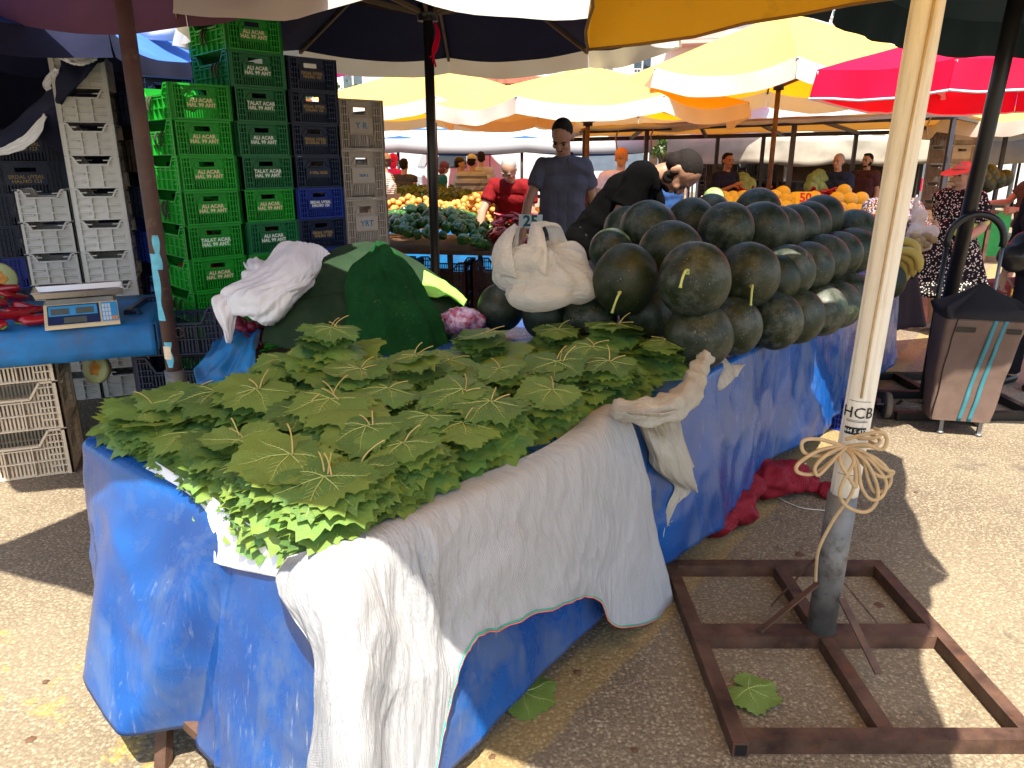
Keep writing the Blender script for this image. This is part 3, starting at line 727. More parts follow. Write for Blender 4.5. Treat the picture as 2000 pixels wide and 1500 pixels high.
for x in SK:
    uv=x.data.uv_layers.new(name='UVMap')
    for lp in x.data.loops:
        q=x.data.vertices[lp.vertex_index].co; uv.data[lp.index].uv=(q.x+q.y,q.z*2)
    solid(x,.002,0)
tag(o,'cream mesh sack twisted like a rope along the table edge','sack')
c=[[at_z(1225,806,.9),at_z(1255,806,.92),at_z(1290,808,.91),at_z(1322,800,.89)],
   [RP(1250,835,.05),RP(1268,840,.09),RP(1305,850,.1),RP(1335,840,.06)],
   [RP(1266,880,.045),RP(1290,890,.1),RP(1328,900,.1),RP(1350,890,.06)],
   [RP(1272,912,.04),RP(1305,930,.09),RP(1340,940,.09),RP(1362,938,.06)],
   [RP(1315,945,.05),RP(1335,955,.07),RP(1355,963,.07),RP(1371,968,.06)],
   [RP(1305,985,.05),RP(1320,985,.06),RP(1335,980,.06),RP(1345,976,.06)],
   [RP(1300,1028,.05),RP(1302,1028,.052),RP(1304,1026,.054),RP(1306,1024,.056)]]
m=MB(); NU,NV=70,50; m.grid(surf(c,NU,NV,lambda s,t,p,n:p+n*(.012*nz((t*7+s*2,s*3,2))+.005*nz((t*22,s*6,4)))*sstep(0,.2,s)))
h=m.build('gauze_scarf',MT['cream']); uvmesh(h,NU,NV,.3,.6); solid(h,.002,0); tag(h,'triangular cream gauze end hanging below the twisted sack','cloth')
m=MB(); m.tube(crpath([RP(1302,1020,.05),RP(1296,1045,.05),RP(1298,1090,.05),RP(1290,1130,.05)],16),.0012,5); m.build('loose_thread',MT['white'],h)
# ---------------------------------------------------------------- vine leaves
LO=[(0,1.0),(27,.82),(50,.94),(82,.80),(106,.87),(138,.76),(164,.56),(180,.1)]
def lrad(a):
    d=abs(math.degrees((a+PI)%(2*PI)-PI))
    for (a0,r0),(a1,r1) in zip(LO,LO[1:]):
        if d<=a1:
            x=(d-a0)/(a1-a0); x=x*x*(3-2*x); r=r0+(r1-r0)*x; break
    return r
def leaf_z(rho,a,sd,droop):
    z=-droop*rho*rho+.10*rho*math.cos(5*a*.62)*.35*rho
    return z+.14*rho*nz((rho*1.5*math.cos(a)+sd,rho*1.5*math.sin(a),sd))+.055*rho*nz((rho*4*math.cos(a)+sd,rho*4*math.sin(a),sd+3))
def leaf_mesh(name,sd,na=64,droop=.22,m=None,asym=.08):
    r_=random.Random(sd); mb=MB() ; vs=[(0,0,0)]; fs=[]; rings=(.22,.5,.78,1.0)
    ph=r_.random()
    for ri,q in enumerate(rings):
        for j in range(na):
            a=2*PI*j/na; r=lrad(a)*(1+asym*math.sin(a*1.0+sd))
            if ri==3: r*=1+((.0,.075,-.03)[j%3])*(.5+1.0*r_.random())
            if ri==2: r*=1+.02*(r_.random()-.5)
            rho=r*q; vs.append((rho*math.sin(a),rho*math.cos(a),leaf_z(rho,a,sd,droop)))
    for j in range(na): fs.append((0,1+(j+1)%na,1+j))
    for k in range(3):
        for j in range(na):
            a=1+k*na+j;b=1+k*na+(j+1)%na; fs.append((a,b,b+na,a+na))
    mb.add(vs,fs,0,True); return mb if m is None else mb.mesh(name,m)
DR=(.05,.16,.1,.2,.02,.13)
LV=[leaf_mesh('vine_leaf',i*1.7+.3,81,DR[i],MT['leaf']) for i in range(6)]
LVB=[leaf_mesh('vl',i*2.3+.9,54,(.26,.42,.2,.5,.32,.44)[i]) for i in range(6)]
dry=mat('dry_leaf',(.11,.055,.03),.8,.4,40); LVB_SC=[LVB[i].mesh('leaf_scrap',dry) for i in (0,1)]
def vein_mesh(sd,droop):
    mb=MB()
    for a,L in ((0,.93),(.92,.84),(-.92,.84),(1.9,.72),(-1.9,.72)):
        pts=[]
        for i in range(9):
            rho=L*i/8; aa=a+.06*math.sin(i*.7)*(1 if a>=0 else -1)
            pts.append((rho*math.sin(aa),rho*math.cos(aa),leaf_z(rho,aa,sd,droop)+.012))
        mb.tube(pts,[.010*(1-.7*i/8) for i in range(9)],5)
        for k in (2,3,4,5):
            for s in (-1,1):
                p0=V(pts[k]); q=[]
                for i in range(4):
                    d=L*.3*(1-.1*k)*i/3; th=a+s*.75
                    x=p0.x+d*math.sin(th); y=p0.y+d*math.cos(th); rr=math.hypot(x,y); q.append((x,y,leaf_z(rr,math.atan2(x,y),sd,droop)+.01))
                mb.tube(q,[.004,.0035,.003,.0015],4)
    return mb.mesh('veins',MT['vein'])
VN=[vein_mesh(i*1.7+.3,DR[i]) for i in range(6)]
# stacks: (u,v of the top leaf, z top, leaf scale, heading deg, stems, description)
STK=[
 (355,765,.945,.125,170,3,'stack at the left end nearest the rusty pole'),(235,835,.9,.12,200,1,'stack at the far left corner of the table'),
 (505,755,.985,.125,160,2,'stack right of the leftmost stacks, below the hanging sack tip'),(640,640,1.07,.1,190,4,'tall dark stack with many stems against the green felt'),
 (690,722,1.0,.115,150,2,'stack just below the tall dark stack'),(800,695,.985,.115,165,2,'stack in front of the dark green felt'),
 (950,650,.965,.115,140,2,'stack under the pink bag and first watermelon'),(1085,640,.94,.1,175,2,'small stack below the white bag'),
 (1205,632,.985,.12,120,3,'stack with stems pointing left near the middle watermelons'),(1320,668,.94,.11,200,1,'stack against the frontmost watermelon'),
 (1075,705,.955,.12,170,4,'stack with upright stems in the middle back row'),(1230,715,.95,.115,150,2,'stack left of the knotted sack'),
 (900,765,.985,.12,135,3,'stack in the centre with a red stem'),(1035,800,.97,.12,150,2,'stack in the centre right with a yellow tip'),
 (660,785,.985,.125,170,4,'stack in the middle with a fan of orange stems'),(725,835,.965,.12,180,3,'stack in the middle with two crossed stems'),
 (425,865,.945,.115,190,3,'stack left of centre with three pale stems'),(560,890,.96,.13,165,1,'broad stack left of the front stack'),
 (645,990,.945,.125,175,3,'frontmost stack with three green stems'),(830,870,.95,.115,150,1,'stack right of the middle one'),
 (930,835,.94,.115,140,1,'stack near the cloth, below the yellow-tipped leaf'),(800,935,.91,.12,120,0,'bright stack by the cloth edge'),
 (340,900,.9,.115,200,0,'low stack at the left front edge'),(455,955,.9,.12,185,0,'layered stack on the left front edge'),
 (1120,770,.93,.11,150,1,'stack by the twisted sack'),(1300,735,.91,.11,160,0,'low stack beside the knotted sack'),
 (980,720,.95,.11,150,1,'stack behind the centre'),(590,1040,.87,.12,180,0,'sunlit stack at the front edge'),
 (400,1010,.86,.115,195,0,'sunlit low stack at the left front corner'),(880,705,.95,.1,150,1,'small stack between the centre and the felt'),
 (1160,680,.95,.11,150,2,'stack in the back row right of centre'),(195,868,.87,.115,205,0,'lowest stack at the far left corner'),(270,790,.93,.12,190,1,'stack behind the far left corner'),(430,770,.96,.12,170,1,'stack between the two left stacks'),(300,945,.86,.105,200,0,'low flat stack on the left front edge'),(500,900,.93,.115,180,1,'stack between the left and broad stacks'),(760,760,.97,.115,150,1,'stack right of the orange stems'),(590,800,.96,.115,175,1,'stack left of the orange stems'),(850,810,.95,.11,160,0,'stack between middle and centre right'),(700,925,.93,.115,165,1,'stack behind the frontmost stack'),(285,870,.89,.115,210,0,'stack on the left edge'),(1010,870,.89,.105,120,0,'stack sloping to the cloth'),(720,1000,.87,.1,150,0,'low stack by the sunlit cloth'),(1390-160,775,.88,.1,140,0,'low stack by the sack knot'),(560,700,.97,.11,170,1,'stack behind the left row')]
DEEP=MB(); rl=random.Random(5); nind=0
def lmat(p,sc_,rz,tx,ty,wt=0.0): return Matrix.Translation(p)@Matrix.Rotation(wt,4,'X')@Euler((tx,ty,rz),'XYZ').to_matrix().to_4x4()@Matrix.Scale(sc_,4)
cen=tb(1.55,.55)
for si,(u,v,zt,s0,hd,ns,desc) in enumerate(STK):
    s0*=.92; p=at_z(u,v,zt); zt+=rl.uniform(-.008,.012); sp=.0058; n=max(8,int((zt-.812)/sp)); out=(V((p.x,p.y,0))-V((cen.x,cen.y,0))); out=out.normalized()*min(1,out.length/.6)
    tx0=rl.uniform(-.05,.12); ty0=rl.uniform(-.08,.08)
    for i in range(n):
        f=i/n
        q=p+V((rl.gauss(0,.013)+out.x*.0014*i,rl.gauss(0,.013)+out.y*.0014*i,-i*sp))
        db=min(TW-.05,max(.115,(q-K).dot(W1))); da=max(.075+.035*sstep(.35,.7,db),(q-K).dot(E1)); q=tb(da,db,q.z)
        sc_=s0*(.82+.36*rl.random()+.14*f)
        rz=R(hd)+rl.gauss(0,.75 if i else .05); tx=tx0*(1-f)+rl.gauss(0,.1); ty=ty0*(1-f)+rl.gauss(0,.1)
        k=rl.randrange(6)
        if i==0: sc_=s0*1.12
        if i<8:
            o=link('vine_leaf',LV[k]); o.matrix_world=lmat(q,sc_,rz,tx,ty,R(5+12*f)); nind+=1
            if i==0:
                tag(o,'topmost vine leaf of the '+desc,'leaf','vine leaves stacked on the table')
                ov=link('veins',VN[k],o)
                for j in range(min(ns,3 if si in (3,18,14,10) else 2)):
                    m=MB(); a=rl.uniform(-.8,.8); L=rl.uniform(.2,.42); hh=rl.uniform(.04,.3); b=V(((j-ns/2)*.09,-.06*j,.01))
                    m.tube(crpath([b,b+V((a*.15,-L*.35,hh*.6)),b+V((a*.4,-L*.8,hh)),b+V((a*.6,-L*1.05,hh*1.15))],8),[.018,.016,.015,.014,.014,.014,.015,.018],6)
                    m.build('stem',MT['stemgreen'],o)
            else: tag(o,'vine leaf in the upper '+desc,'leaf','vine leaves stacked on the table')
        else:
            mb=LVB[k]; DEEP.add(mb.v,mb.f,0,True,lmat(q,sc_,rz,tx,ty,R(8+15*f)))
# loose under-layer filling the gaps between stacks
SC=[(at_z(x[0],x[1],x[2]),x[2]) for x in STK]
for i in range(1500):
    a=rl.uniform(.08,2.1); b=rl.uniform(.12,TW-.05); q=tb(a,b)
    d,zt=min((math.hypot(q.x-c.x,q.y-c.y),z) for c,z in SC)
    if d>.2: continue
    zm=zt-.035-.35*d; z=.822+(max(.83,zm)-.822)*rl.random()**.45
    mb=LVB[rl.randrange(6)]; DEEP.add(mb.v,mb.f,0,True,lmat(V((q.x,q.y,z)),.085+.035*rl.random(),rl.uniform(0,6.28),rl.gauss(0,.16),rl.gauss(0,.16)))
o=DEEP.build('vine_leaves',MT['leaf']); tag(o,'mass of vine leaves in the lower layers of all the stacks','leaves','vine leaves stacked on the table','stuff')
for (u,v,s,rz,lb) in ((1462,1345,.1,-2.2,'bright green vine leaf lying on the asphalt inside the rusty frame'),(1022,1352,.12,-1.1,'dark green vine leaf on the asphalt under the table edge')):
    p=at_z(u,v,.022); o=link('fallen_leaf',LV[0 if s==.1 else 2]); o.matrix_world=lmat(p,s,rz,.05,.06); tag(o,lb,'leaf')
    link('veins',VN[0 if s==.1 else 2],o)
for i,(u,v) in enumerate(((1240,1465),(1130,1310),(1510,1440),(960,1475),(1380,1110),(1720,1180),(90,1330),(60,1440),(1560,1080),(1790,960))):
    p=at_z(u,v,.006); o=link('leaf_scrap',LVB_SC[i%2]); o.matrix_world=lmat(p,.012+.006*(i%3),i*1.3,.1,.05); tag(o,'small dried brown leaf scrap lying on the asphalt','scrap','leaf scraps on the asphalt')
# ---------------------------------------------------------------- watermelons
WM=[ # row, (u,v,r_px,distance)
 ('bottom row',[(979,600,46,3.45),(1069,617,50,3.3),(1153,621,54,3.15),(1266,612,54,3.1),(1364,656,64,2.82),(1434,637,55,3.05),(1512,627,54,3.25),(1557,618,51,3.45),(1600,606,49,3.65),(1630,594,48,3.85),(1653,576,46,4.1),(1731,549,36,4.75)]),
 ('second row',[(1194,490,44,3.55),(1221,547,65,2.95),(1356,547,71,2.75),(1461,537,61,3.1),(1512,548,50,3.4),(1537,531,53,3.45),(1578,521,50,3.65),(1606,505,49,3.9),(1635,498,47,4.1),(1664,490,46,4.3)]),
 ('third row',[(1226,449,46,3.9),(1266,447,54,3.6),(1309,493,60,3.15),(1350,438,50,3.85),(1418,449,55,3.5),(1485,451,53,3.7),(1518,455,50,3.85),(1549,449,48,4.0),(1576,442,47,4.15),(1600,428,46,4.35),(1668,455,46,4.5)]),
 ('top row at the back',[(1387,414,36,4.3),(1479,412,44,4.1)])]
def melon_mesh(sd):
    mb=MB(); mb.ell((0,0,0),(1,1,1),nu=40,nv=26,fn=lambda p:1+.02*nz(p*1.6+V((sd,0,0)))+.008*nz(p*4+V((0,sd,0)))); 
    for i,v in enumerate(mb.v): mb.v[i]=(v[0]*.130,v[1]*.130,v[2]*.138)
    return mb.mesh('watermelon',MT['melon'])
MM=[melon_mesh(i*2.1) for i in range(4)]
def stem_mb():
    mb=MB(); mb.tube(crpath([(0,-.128,0),(.004,-.142,.008),(.0,-.165,-.0),(-.004,-.18,-.03),(-.006,-.182,-.06)],14),[.009,.007,.006,.0055,.005,.005,.005,.005,.0045,.0045,.0045,.0045,.005,.007],7); return mb.mesh('stem',MT['vein'])
SM=stem_mb(); rw=random.Random(3)
STEMS={(1356,547):(R(-18),R(-25),.3),(1221,547):(.25,R(-15),.5),(1461,537):(.2,R(-12),.2),(1434,637):(.15,R(-40),.1),(1668,488):(0,1,0),(979,600):(0,0,0)}
for row,L in WM:
    for i,(u,v,r,t) in enumerate(L):
        rad=r*t/F; p=at_t(u,v,t); o=link('watermelon',MM[rw.randrange(4)],None,None,p)
        o.scale=tuple(rad/.13*rw.uniform(.96,1.05) for _ in range(3)); o.rotation_euler=(rw.uniform(.9,1.9),rw.uniform(-.6,.6),rw.uniform(-.6,.6))
        if (u,v) in STEMS and u not in (1668,979):
            o.rotation_euler=(STEMS[(u,v)][0],STEMS[(u,v)][2]-.3,STEMS[(u,v)][1]); link('stem',SM,o)
        if u==979: o.rotation_euler=(R(-60),R(72),0)
        if u==1512 and v>600: o.rotation_euler=(.5,-.3,.2)
        tag(o,'dark watermelon, %s from left in the %s of the pile'%(ORD[i],row),'watermelon','watermelons piled on the blue table')
# ---------------------------------------------------------------- white carrier bag
m=MB(); ctr=at_t(1070,545,3.05)
def bagpt(u,v,t=3.05): return at_t(u,v,t)
m.ell(bagpt(1075,545),(.19,.16,.09)); m.ell(bagpt(1010,530),(.1,.12,.085)); m.ell(bagpt(1060,575,3.0),(.15,.12,.06)); m.ell(bagpt(1125,560),(.1,.13,.075)); m.ell(bagpt(1090,515,3.1),(.13,.11,.09)); m.ell(bagpt(1040,510,3.0),(.12,.1,.06))
me=blob_mesh('plastic_bag',m,.008,8)
bc=at_t(1070,545,3.05)
wrinkle(me,lambda p:.016*nz((p.x*6,p.y*6,p.z*8))+.008*sstep(bc.z-.1,bc.z+.1,p.z)*math.sin(math.atan2(p.y-bc.y,p.x-bc.x)*13+4*nz(p*6))+.004*rdg((p.x*9+p.z*11,p.y*9,p.z*7))+.0018*rdg((p.x*26-p.z*30,p.y*22,p.z*18)))
t=NT('carrier_bag_plastic'); co=t.coord(); b=t.bump(t.voro(t.mapping(co,(1,1,1.4),(.3,.5,.2)),13,'DISTANCE_TO_EDGE'),.2,.012); b=t.bump(t.noise(t.mapping(co,(1,1,2.2),(.2,.3,.1)),16,4,.55,2.6),.7,.016,b)
MT['bag']=t.bsdf((.86,.85,.82),.2,0,b,.7,.5,(.88,.86,.8),alpha=.94)
o=link('plastic_bag',me,None,MT['bag']); tag(o,'white plastic carrier bag with loop handles lying on the watermelons','bag')
def loop(ctrl):
    g=surf(ctrl,22,10,lambda s,t,p,n:p+n*.009*nz((s*5,t*6,2))); q=MB(); q.grid(g); h=q.build('handle',MT['bag'],o); solid(h,.002,0)
B=bagpt
loop([[B(970,548,3.0),B(985,540,2.95),B(1010,545,2.92)],[B(960,515,3.0),B(976,512,2.94),B(1004,518,2.9)],[B(966,478,3.02),B(985,478,2.95),B(1000,482,2.93)],[B(985,455,3.03),B(997,452,2.98),B(1006,452,2.97)],[B(1002,440,3.05),B(1010,440,3.04),B(1013,446,3.03)],[B(1006,460,3.1),B(1010,462,3.1),B(1013,468,3.1)],[B(995,500,3.12),B(1000,505,3.12),B(1004,510,3.1)]])
loop([[B(1020,530,2.94),B(1040,520,2.92),B(1066,540,2.9)],[B(1028,490,2.97),B(1046,490,2.93),B(1070,500,2.92)],[B(1034,450,3.0),B(1048,448,2.96),B(1062,458,2.95)],[B(1040,436,3.03),B(1052,434,3.02),B(1062,440,3.0)],[B(1058,436,3.08),B(1078,434,3.06),B(1094,444,3.05)],[B(1070,452,3.12),B(1092,450,3.1),B(1106,468,3.1)],[B(1075,490,3.12),B(1098,495,3.12),B(1122,510,3.12)]])
# ---------------------------------------------------------------- bananas at the far end
for i in range(9):
    u=1728+ (i%5)*12+ (i//5)*8; v=540-(i%5)*9-(i//5)*28
    m=MB(); pts=crpath([(-.09,0,-.02),(-.05,0,.025),(0,0,.04),(.05,0,.025),(.085,0,-.025),(.1,0,-.045)],12)
    m.tube(pts,[.014,.024,.028,.03,.03,.03,.03,.029,.027,.022,.012,.008],8); m.tube([pts[-1],V(pts[-1])+V((.008,0,-.014))],[.008,.009],6,1)
    o=m.build('banana',[mat('banana_skin',(.58,.42,.1),.5,.12,14) if i==0 else bpy.data.materials['banana_skin'],MT['black']]); o.location=at_t(u,v,5.0-.06*(i%5)); o.rotation_euler=(.2,.5,-.5)
    tag(o,'pale yellow banana in the bunch at the far end of the blue table','banana','bananas at the far table end')
MT['hem']=mat('brown_hem',(.16,.09,.03),.8,.2,20)
# ---------------------------------------------------------------- umbrellas
def umbrella(name,label,pole,rim,apex,mt,vd=.22,vm=None,lining=None,pr=.03,pm='rust',ribs=True,struts=True,sag=.1,scal=.07,ribm='tanwood',group=None,zb=0,hub=.75,cat='umbrella',ribsub=None,wave=.02,base=None):
    root=empty(name,(pole[0],pole[1],0),0,label,cat,group); O=V((pole[0],pole[1],0))
    rim=[V(p)-O for p in rim]; A=V(apex)-O; n=len(rim); SE=12; SR=9
    def pt(k,t,s,dz=0):
        a=rim[k];b=rim[(k+1)%n]; e=lerp(a,b,t)
        p=lerp(A,e,s); L=(b-a).length
        p.z-=sag*math.sin(PI*s)*.5*4*t*(1-t)+scal*4*t*(1-t)*s*s*L/1.2
        c=(A+(a+b)*.5)*.5; inw=V((A.x-e.x,A.y-e.y,0)); 
        if inw.length>1e-6: p+=inw.normalized()*(.06*4*t*(1-t)*s*s*L/1.2)
        p.z+=dz+.012*nz((p.x*2.5,p.y*2.5,s*3))*s
        return p
    for nm,mm,dz in ([('canopy',mt,0)]+([('lining',lining,-.012)] if lining else [])):
        m=MB()
        for k in range(n): m.grid([[pt(k,t/SE,.02+.98*s/SR,dz) for t in range(SE+1)] for s in range(SR+1)])
        cn=m.build(nm,mm,root)
    if vd:
        m=MB(); vm_=vm or mt
        for k in range(n):
            g=[]
            for i in range(5):
                row=[]
                for t in range(SE+1):
                    p=pt(k,t/SE,1); d=V((p.x-A.x,p.y-A.y,0)).normalized(); f=i/4
                    row.append(p+V((0,0,-vd*f*(1+.1*nz((p.x*3,p.y*3,1)))))+d*(.03*f+wave*f*math.sin(t*1.3+k*2)+wave*f*nz((p.x*5,p.y*5,f))))
                g.append(row)
            m.grid(g)
        m.build('valance',vm_,root)
    hp=V((0,0,A.z*hub)) if True else None
    m=MB(); m.cyl((0,0,zb),(A.x,A.y,A.z-.02),pr,pr,14); m.build('pole',MT[pm],root)
    if ribs:
        for k in range(n):
            e=rim[k]; pth=[lerp(A,e,s/8)+V((0,0,-.03+.0*s)) for s in range(9)]
            m=MB()
            for a,b in zip(pth,pth[1:]): m.bar(a,b,.022,.03)
            m.build('rib',MT[ribm],root)
            if struts:
                m=MB(); m.bar(V((A.x,A.y,A.z*hub))+(e-V((A.x,A.y,e.z))).normalized()*.05,lerp(A,e,.52)+V((0,0,-.05)),.02,.028); m.build('strut',MT[ribm],root)
        if struts:
            m=MB(); m.cyl((0,0,A.z*hub-.05),(0,0,A.z*hub+.05),pr*2.1,pr*2.1,12); m.build('hub',MT['black'],root)
    return root
def octa(cx,cy,r,z,a0=0,n=8,dz=0): return [V((cx+r*math.cos(a0+2*PI*i/n),cy+r*math.sin(a0+2*PI*i/n),z)) for i in range(n)]
# near ochre canopy on the white pole
PB=(1.067,2.19)
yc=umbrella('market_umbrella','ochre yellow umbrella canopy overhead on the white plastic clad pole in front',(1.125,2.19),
  [(-1.95,1.52,2.55),(-.3,.71,2.5),(1.3,-.05,2.45),(1.62,1.05,2.42),(1.95,1.5,2.42),(2.4,2.62,2.54),(.31,3.1,2.26),(.17,2.3,2.55),(-.8,2.9,2.72),(-1.7,2.0,2.62)],(1.13,2.19,2.85),MT['yelnear'],.25,pr=.02,pm='steel',zb=2.3,ribs=True,struts=False,sag=.1,scal=.012,wave=.012)  # left rim corners added out of view, shading the table like another canopy
hv=[c for c in yc.children if c.name.startswith('valance')][0]; vs=[v.co.copy() for v in hv.data.vertices]
for k in range(len(vs)//65):
    m=MB(); m.tube([vs[k*65+52+t] for t in range(13)],.006,6); m.build('hem',MT['hem'],yc)
# white clad pole, steel socket, base frame
pl=empty('umbrella_stand',(PB[0],PB[1],0),0,'rusty square steel frame base with grey socket and braces in front','stand')
m=MB(); x0,x1,y0,y1=-.43,.4,-.49,.43; h=.05; w=.046
for (a,b) in (((x0,y0,0),(x1,y0,0)),((x0,y1,0),(x1,y1,0))):
    m=MB(); m.bar(V(a)+V((w/2,0,h/2)),V(b)+V((-w/2,0,h/2)),w,h); m.build('end_rail',MT['rust'],pl)
for x in (x0,x1):
    m=MB(); m.bar((x,y0-w/2-.012,h/2),(x,y1+w/2,h/2),w,h-.002)
    m.build('side_rail',MT['rust'],pl)
    m=MB(); m.box((x,y0-w/2-.0125,h/2),(w-.014,.003,h-.016)); m.build('painted_hollow',MT['black'],pl)  # black plate paints in the dark hollow of the tube end
m=MB(); m.bar((x0+w/2,-.01,h/2),(x1-w/2,-.01,h/2),.075,h-.004); m.bar((0,y0+w/2,h/2),(0,-.05,h/2),w,h-.006); m.bar((0,.03,h/2),(0,y1-w/2,h/2),w,h-.006); m.build('cross_rail',MT['rust'],pl)
m=MB(); m.cyl((0,0,h-.004),(.01,0,.56),.047,.046,20); m.build('socket',MT['galv'],pl)
for a,b,wd in (((-.04,-.02,.24),(-.22,-.03,.06),.022),((.03,-.05,.2),(.08,-.25,.06),.026),((.045,.0,.24),(.2,-.0,.06),.008),((-.04,.03,.3),(-.13,.12,.06),.022)):
    m=MB(); m.bar(a,b,wd,.006); m.build('brace',MT['rust'],pl)
t=NT('cream_upvc'); co=t.coord(); f=t.ramp(t.noise(t.mapping(co,(8,8,1)),6,5,.7),[(.5,0),(.75,.6)])
t.bsdf(t.mix(f,(.74,.7,.6),(.42,.35,.25)),.4,0,t.bump(t.noise(co,40,3),.1,.003),.4); MT['upvc']=t.m
wp=empty('umbrella_pole',(PB[0],PB[1],.5),0,'white grooved plastic clad pole standing in the grey socket of the rusty base','pole')
m=MB()
def gro(s,a): return 1-.10*max(0,math.cos((a)*4))**14
m.tube([(.012+.00275*i,0,.02+.11*i) for i in range(20)],.0425,64,fn=gro); m.build('cladding',MT['upvc'],wp)
def wrap(txt,z,size,mt,r=.0445,ang=-PI/2,lean=0):
    me=text_mesh(txt,size,mt,.0006)
    for v in me.vertices:
        a=ang+v.co.x/r; zz=z+v.co.y; rr=r+v.co.z; v.co=V((.012+.025*(zz-.02)+rr*math.cos(a),rr*math.sin(a),zz))
    return me
for txt,z,sz,mt in (('HCB',.347,.05,MT['lblack']),('444 5 432',.289,.017,MT['lwhite'])): link('lettering',wrap(txt,z,sz,mt,ang=-PI/2-.44,r=.0445 if sz>.03 else .0462),wp)
for z0,z1,mt in ((.277,.301,MT['lblack']),(.3185,.3205,MT['lblack']),(.3235,.3245,MT['lblack']),(.385,.3865,MT['lblack']),(.14,.1415,MT['lblack'])):
    m=MB(); cx=.012+.025*z0; m.grid([[(cx+.0445*math.cos(a),.0445*math.sin(a),z) for a in [-PI/2-.44+lerp(-.75,.75,i/14) for i in range(15)]] for z in (z0,z1)]); m.build('printed_band',mt,wp)
# rope coil tied on the pole
MT['rope']=mat('beige_rope',(.45,.32,.17),.75,.15,30,.4,300)
rp_=empty('rope_coil',(PB[0]-.0,PB[1]-.06,.0),0,'beige rope tied in loose loops round the white pole','rope')
def rpth(pts,y0=2.08): return [at_y(u,v,y0+dy)-V((PB[0],PB[1]-.06,0)) for u,v,dy in pts]
loops=[[(1650,872,0),(1600,858,-.02),(1568,862,-.03),(1572,885,-.03),(1610,890,-.02),(1652,872,0)],
 [(1650,870,0),(1600,880,-.03),(1560,905,-.05),(1558,922,-.05),(1590,925,-.04),(1630,895,-.03),(1655,872,0)],
 [(1650,872,.0),(1615,888,-.04),(1592,912,-.05),(1598,928,-.05),(1622,905,-.04),(1655,872,0)],
 [(1655,872,0),(1690,868,-.03),(1722,878,-.04),(1732,860,-.04),(1722,845,-.04),(1690,848,-.03),(1652,858,0)],
 [(1655,872,0),(1690,885,-.03),(1725,915,-.05),(1745,922,-.05),(1725,932,-.05),(1695,915,-.04),(1658,874,0)],
 [(1655,874,0),(1685,895,-.04),(1695,935,-.05),(1710,962,-.05),(1735,950,-.05),(1738,925,-.05),(1710,895,-.04),(1658,874,0)],
 [(1655,874,0),(1675,905,-.05),(1682,950,-.06),(1700,975,-.06),(1722,970,-.06),(1730,940,-.05),(1700,900,-.04),(1658,874,0)],
 [(1650,876,0),(1668,900,-.05),(1650,935,-.06),(1640,965,-.06),(1655,990,-.06),(1690,1000,-.06),(1712,980,-.06),(1712,945,-.06),(1690,900,-.05),(1655,874,0)],
 [(1640,880,0),(1642,905,-.05),(1660,935,-.06),(1672,950,-.06),(1668,900,-.05),(1655,878,0)]]
for L in loops:
    m=MB(); m.tube(crpath(rpth(L),46),.0058,8); m.build('loop',MT['rope'],rp_)
m=MB(); m.tube(crpath(rpth([(1672,905,-.05),(1665,960,-.06),(1628,1015,-.05),(1600,1070,-.04),(1594,1110,-.0),(1593,1135,.02)]),40),.0052,8); m.build('tail',MT['rope'],rp_)
m=MB(); m.tube([V((.0,.012,.9)),V((.004,.012,1.1)),V((.02,.012,1.55)),V((.05,.012,2.2))],.004,8); m.build('line',MT['rope'],rp_)
m=MB(); m.tube(crpath([V((.045+.052*math.cos(a),.06+.05*math.sin(a),.725+.004*a)) for a in [2*PI*i/12 for i in range(26)]],80),.0055,8); m.build('knot',MT['rope'],rp_)
# white string along the asphalt
m=MB(); m.tube(crpath([at_z(1575,905,.08),at_z(1520,930,.02),at_z(1515,965,.008),at_z(1560,990,.006),at_z(1612,997,.006)],40),.0022,5); tag(m.build('string',MT['white']),'thin white string trailing from the red mesh sack to the stand','string')
# red mesh sacks under the table edge
m=MB()
for u,v,r,z in ((1340,1035,.06,.05),(1390,1015,.085,.07),(1430,985,.1,.1),(1450,950,.09,.11),(1500,935,.1,.1),(1540,930,.09,.09),(1575,945,.05,.05),(1620,958,.04,.035),(1660,968,.035,.03)):
    m.ell(at_z(u,v,z),(r*1.2,r*1.1,r*.75))
me=blob_mesh('mesh_sack',m,.012,4)
wrinkle(me,lambda p:.018*nz((p.x*9,p.y*9,p.z*14))+.016*rdg((p.x*12+p.z*9,p.y*11,p.z*14))+.006*nz((p.x*40,p.y*40,p.z*40)))
t=NT('red_mesh'); co=t.coord(); wv=t.math('MULTIPLY',t.wave(t.mapping(co,(1,1,1),(.3,.4,.8)),70,2,'X',3),t.wave(t.mapping(co,(1,1,1),(.2,.1,.7)),70,2,'Y',3))
MT['redmesh']=t.bsdf(t.mix(t.ramp(wv,[(0,0),(.5,1)]),(.11,.002,.008),(.42,.008,.03)),.6,0,t.bump(wv,.6,.006),.3,.1)
tag(link('mesh_sack',me,None,MT['redmesh']),'crumpled dark red mesh sack on the asphalt under the table','sack')
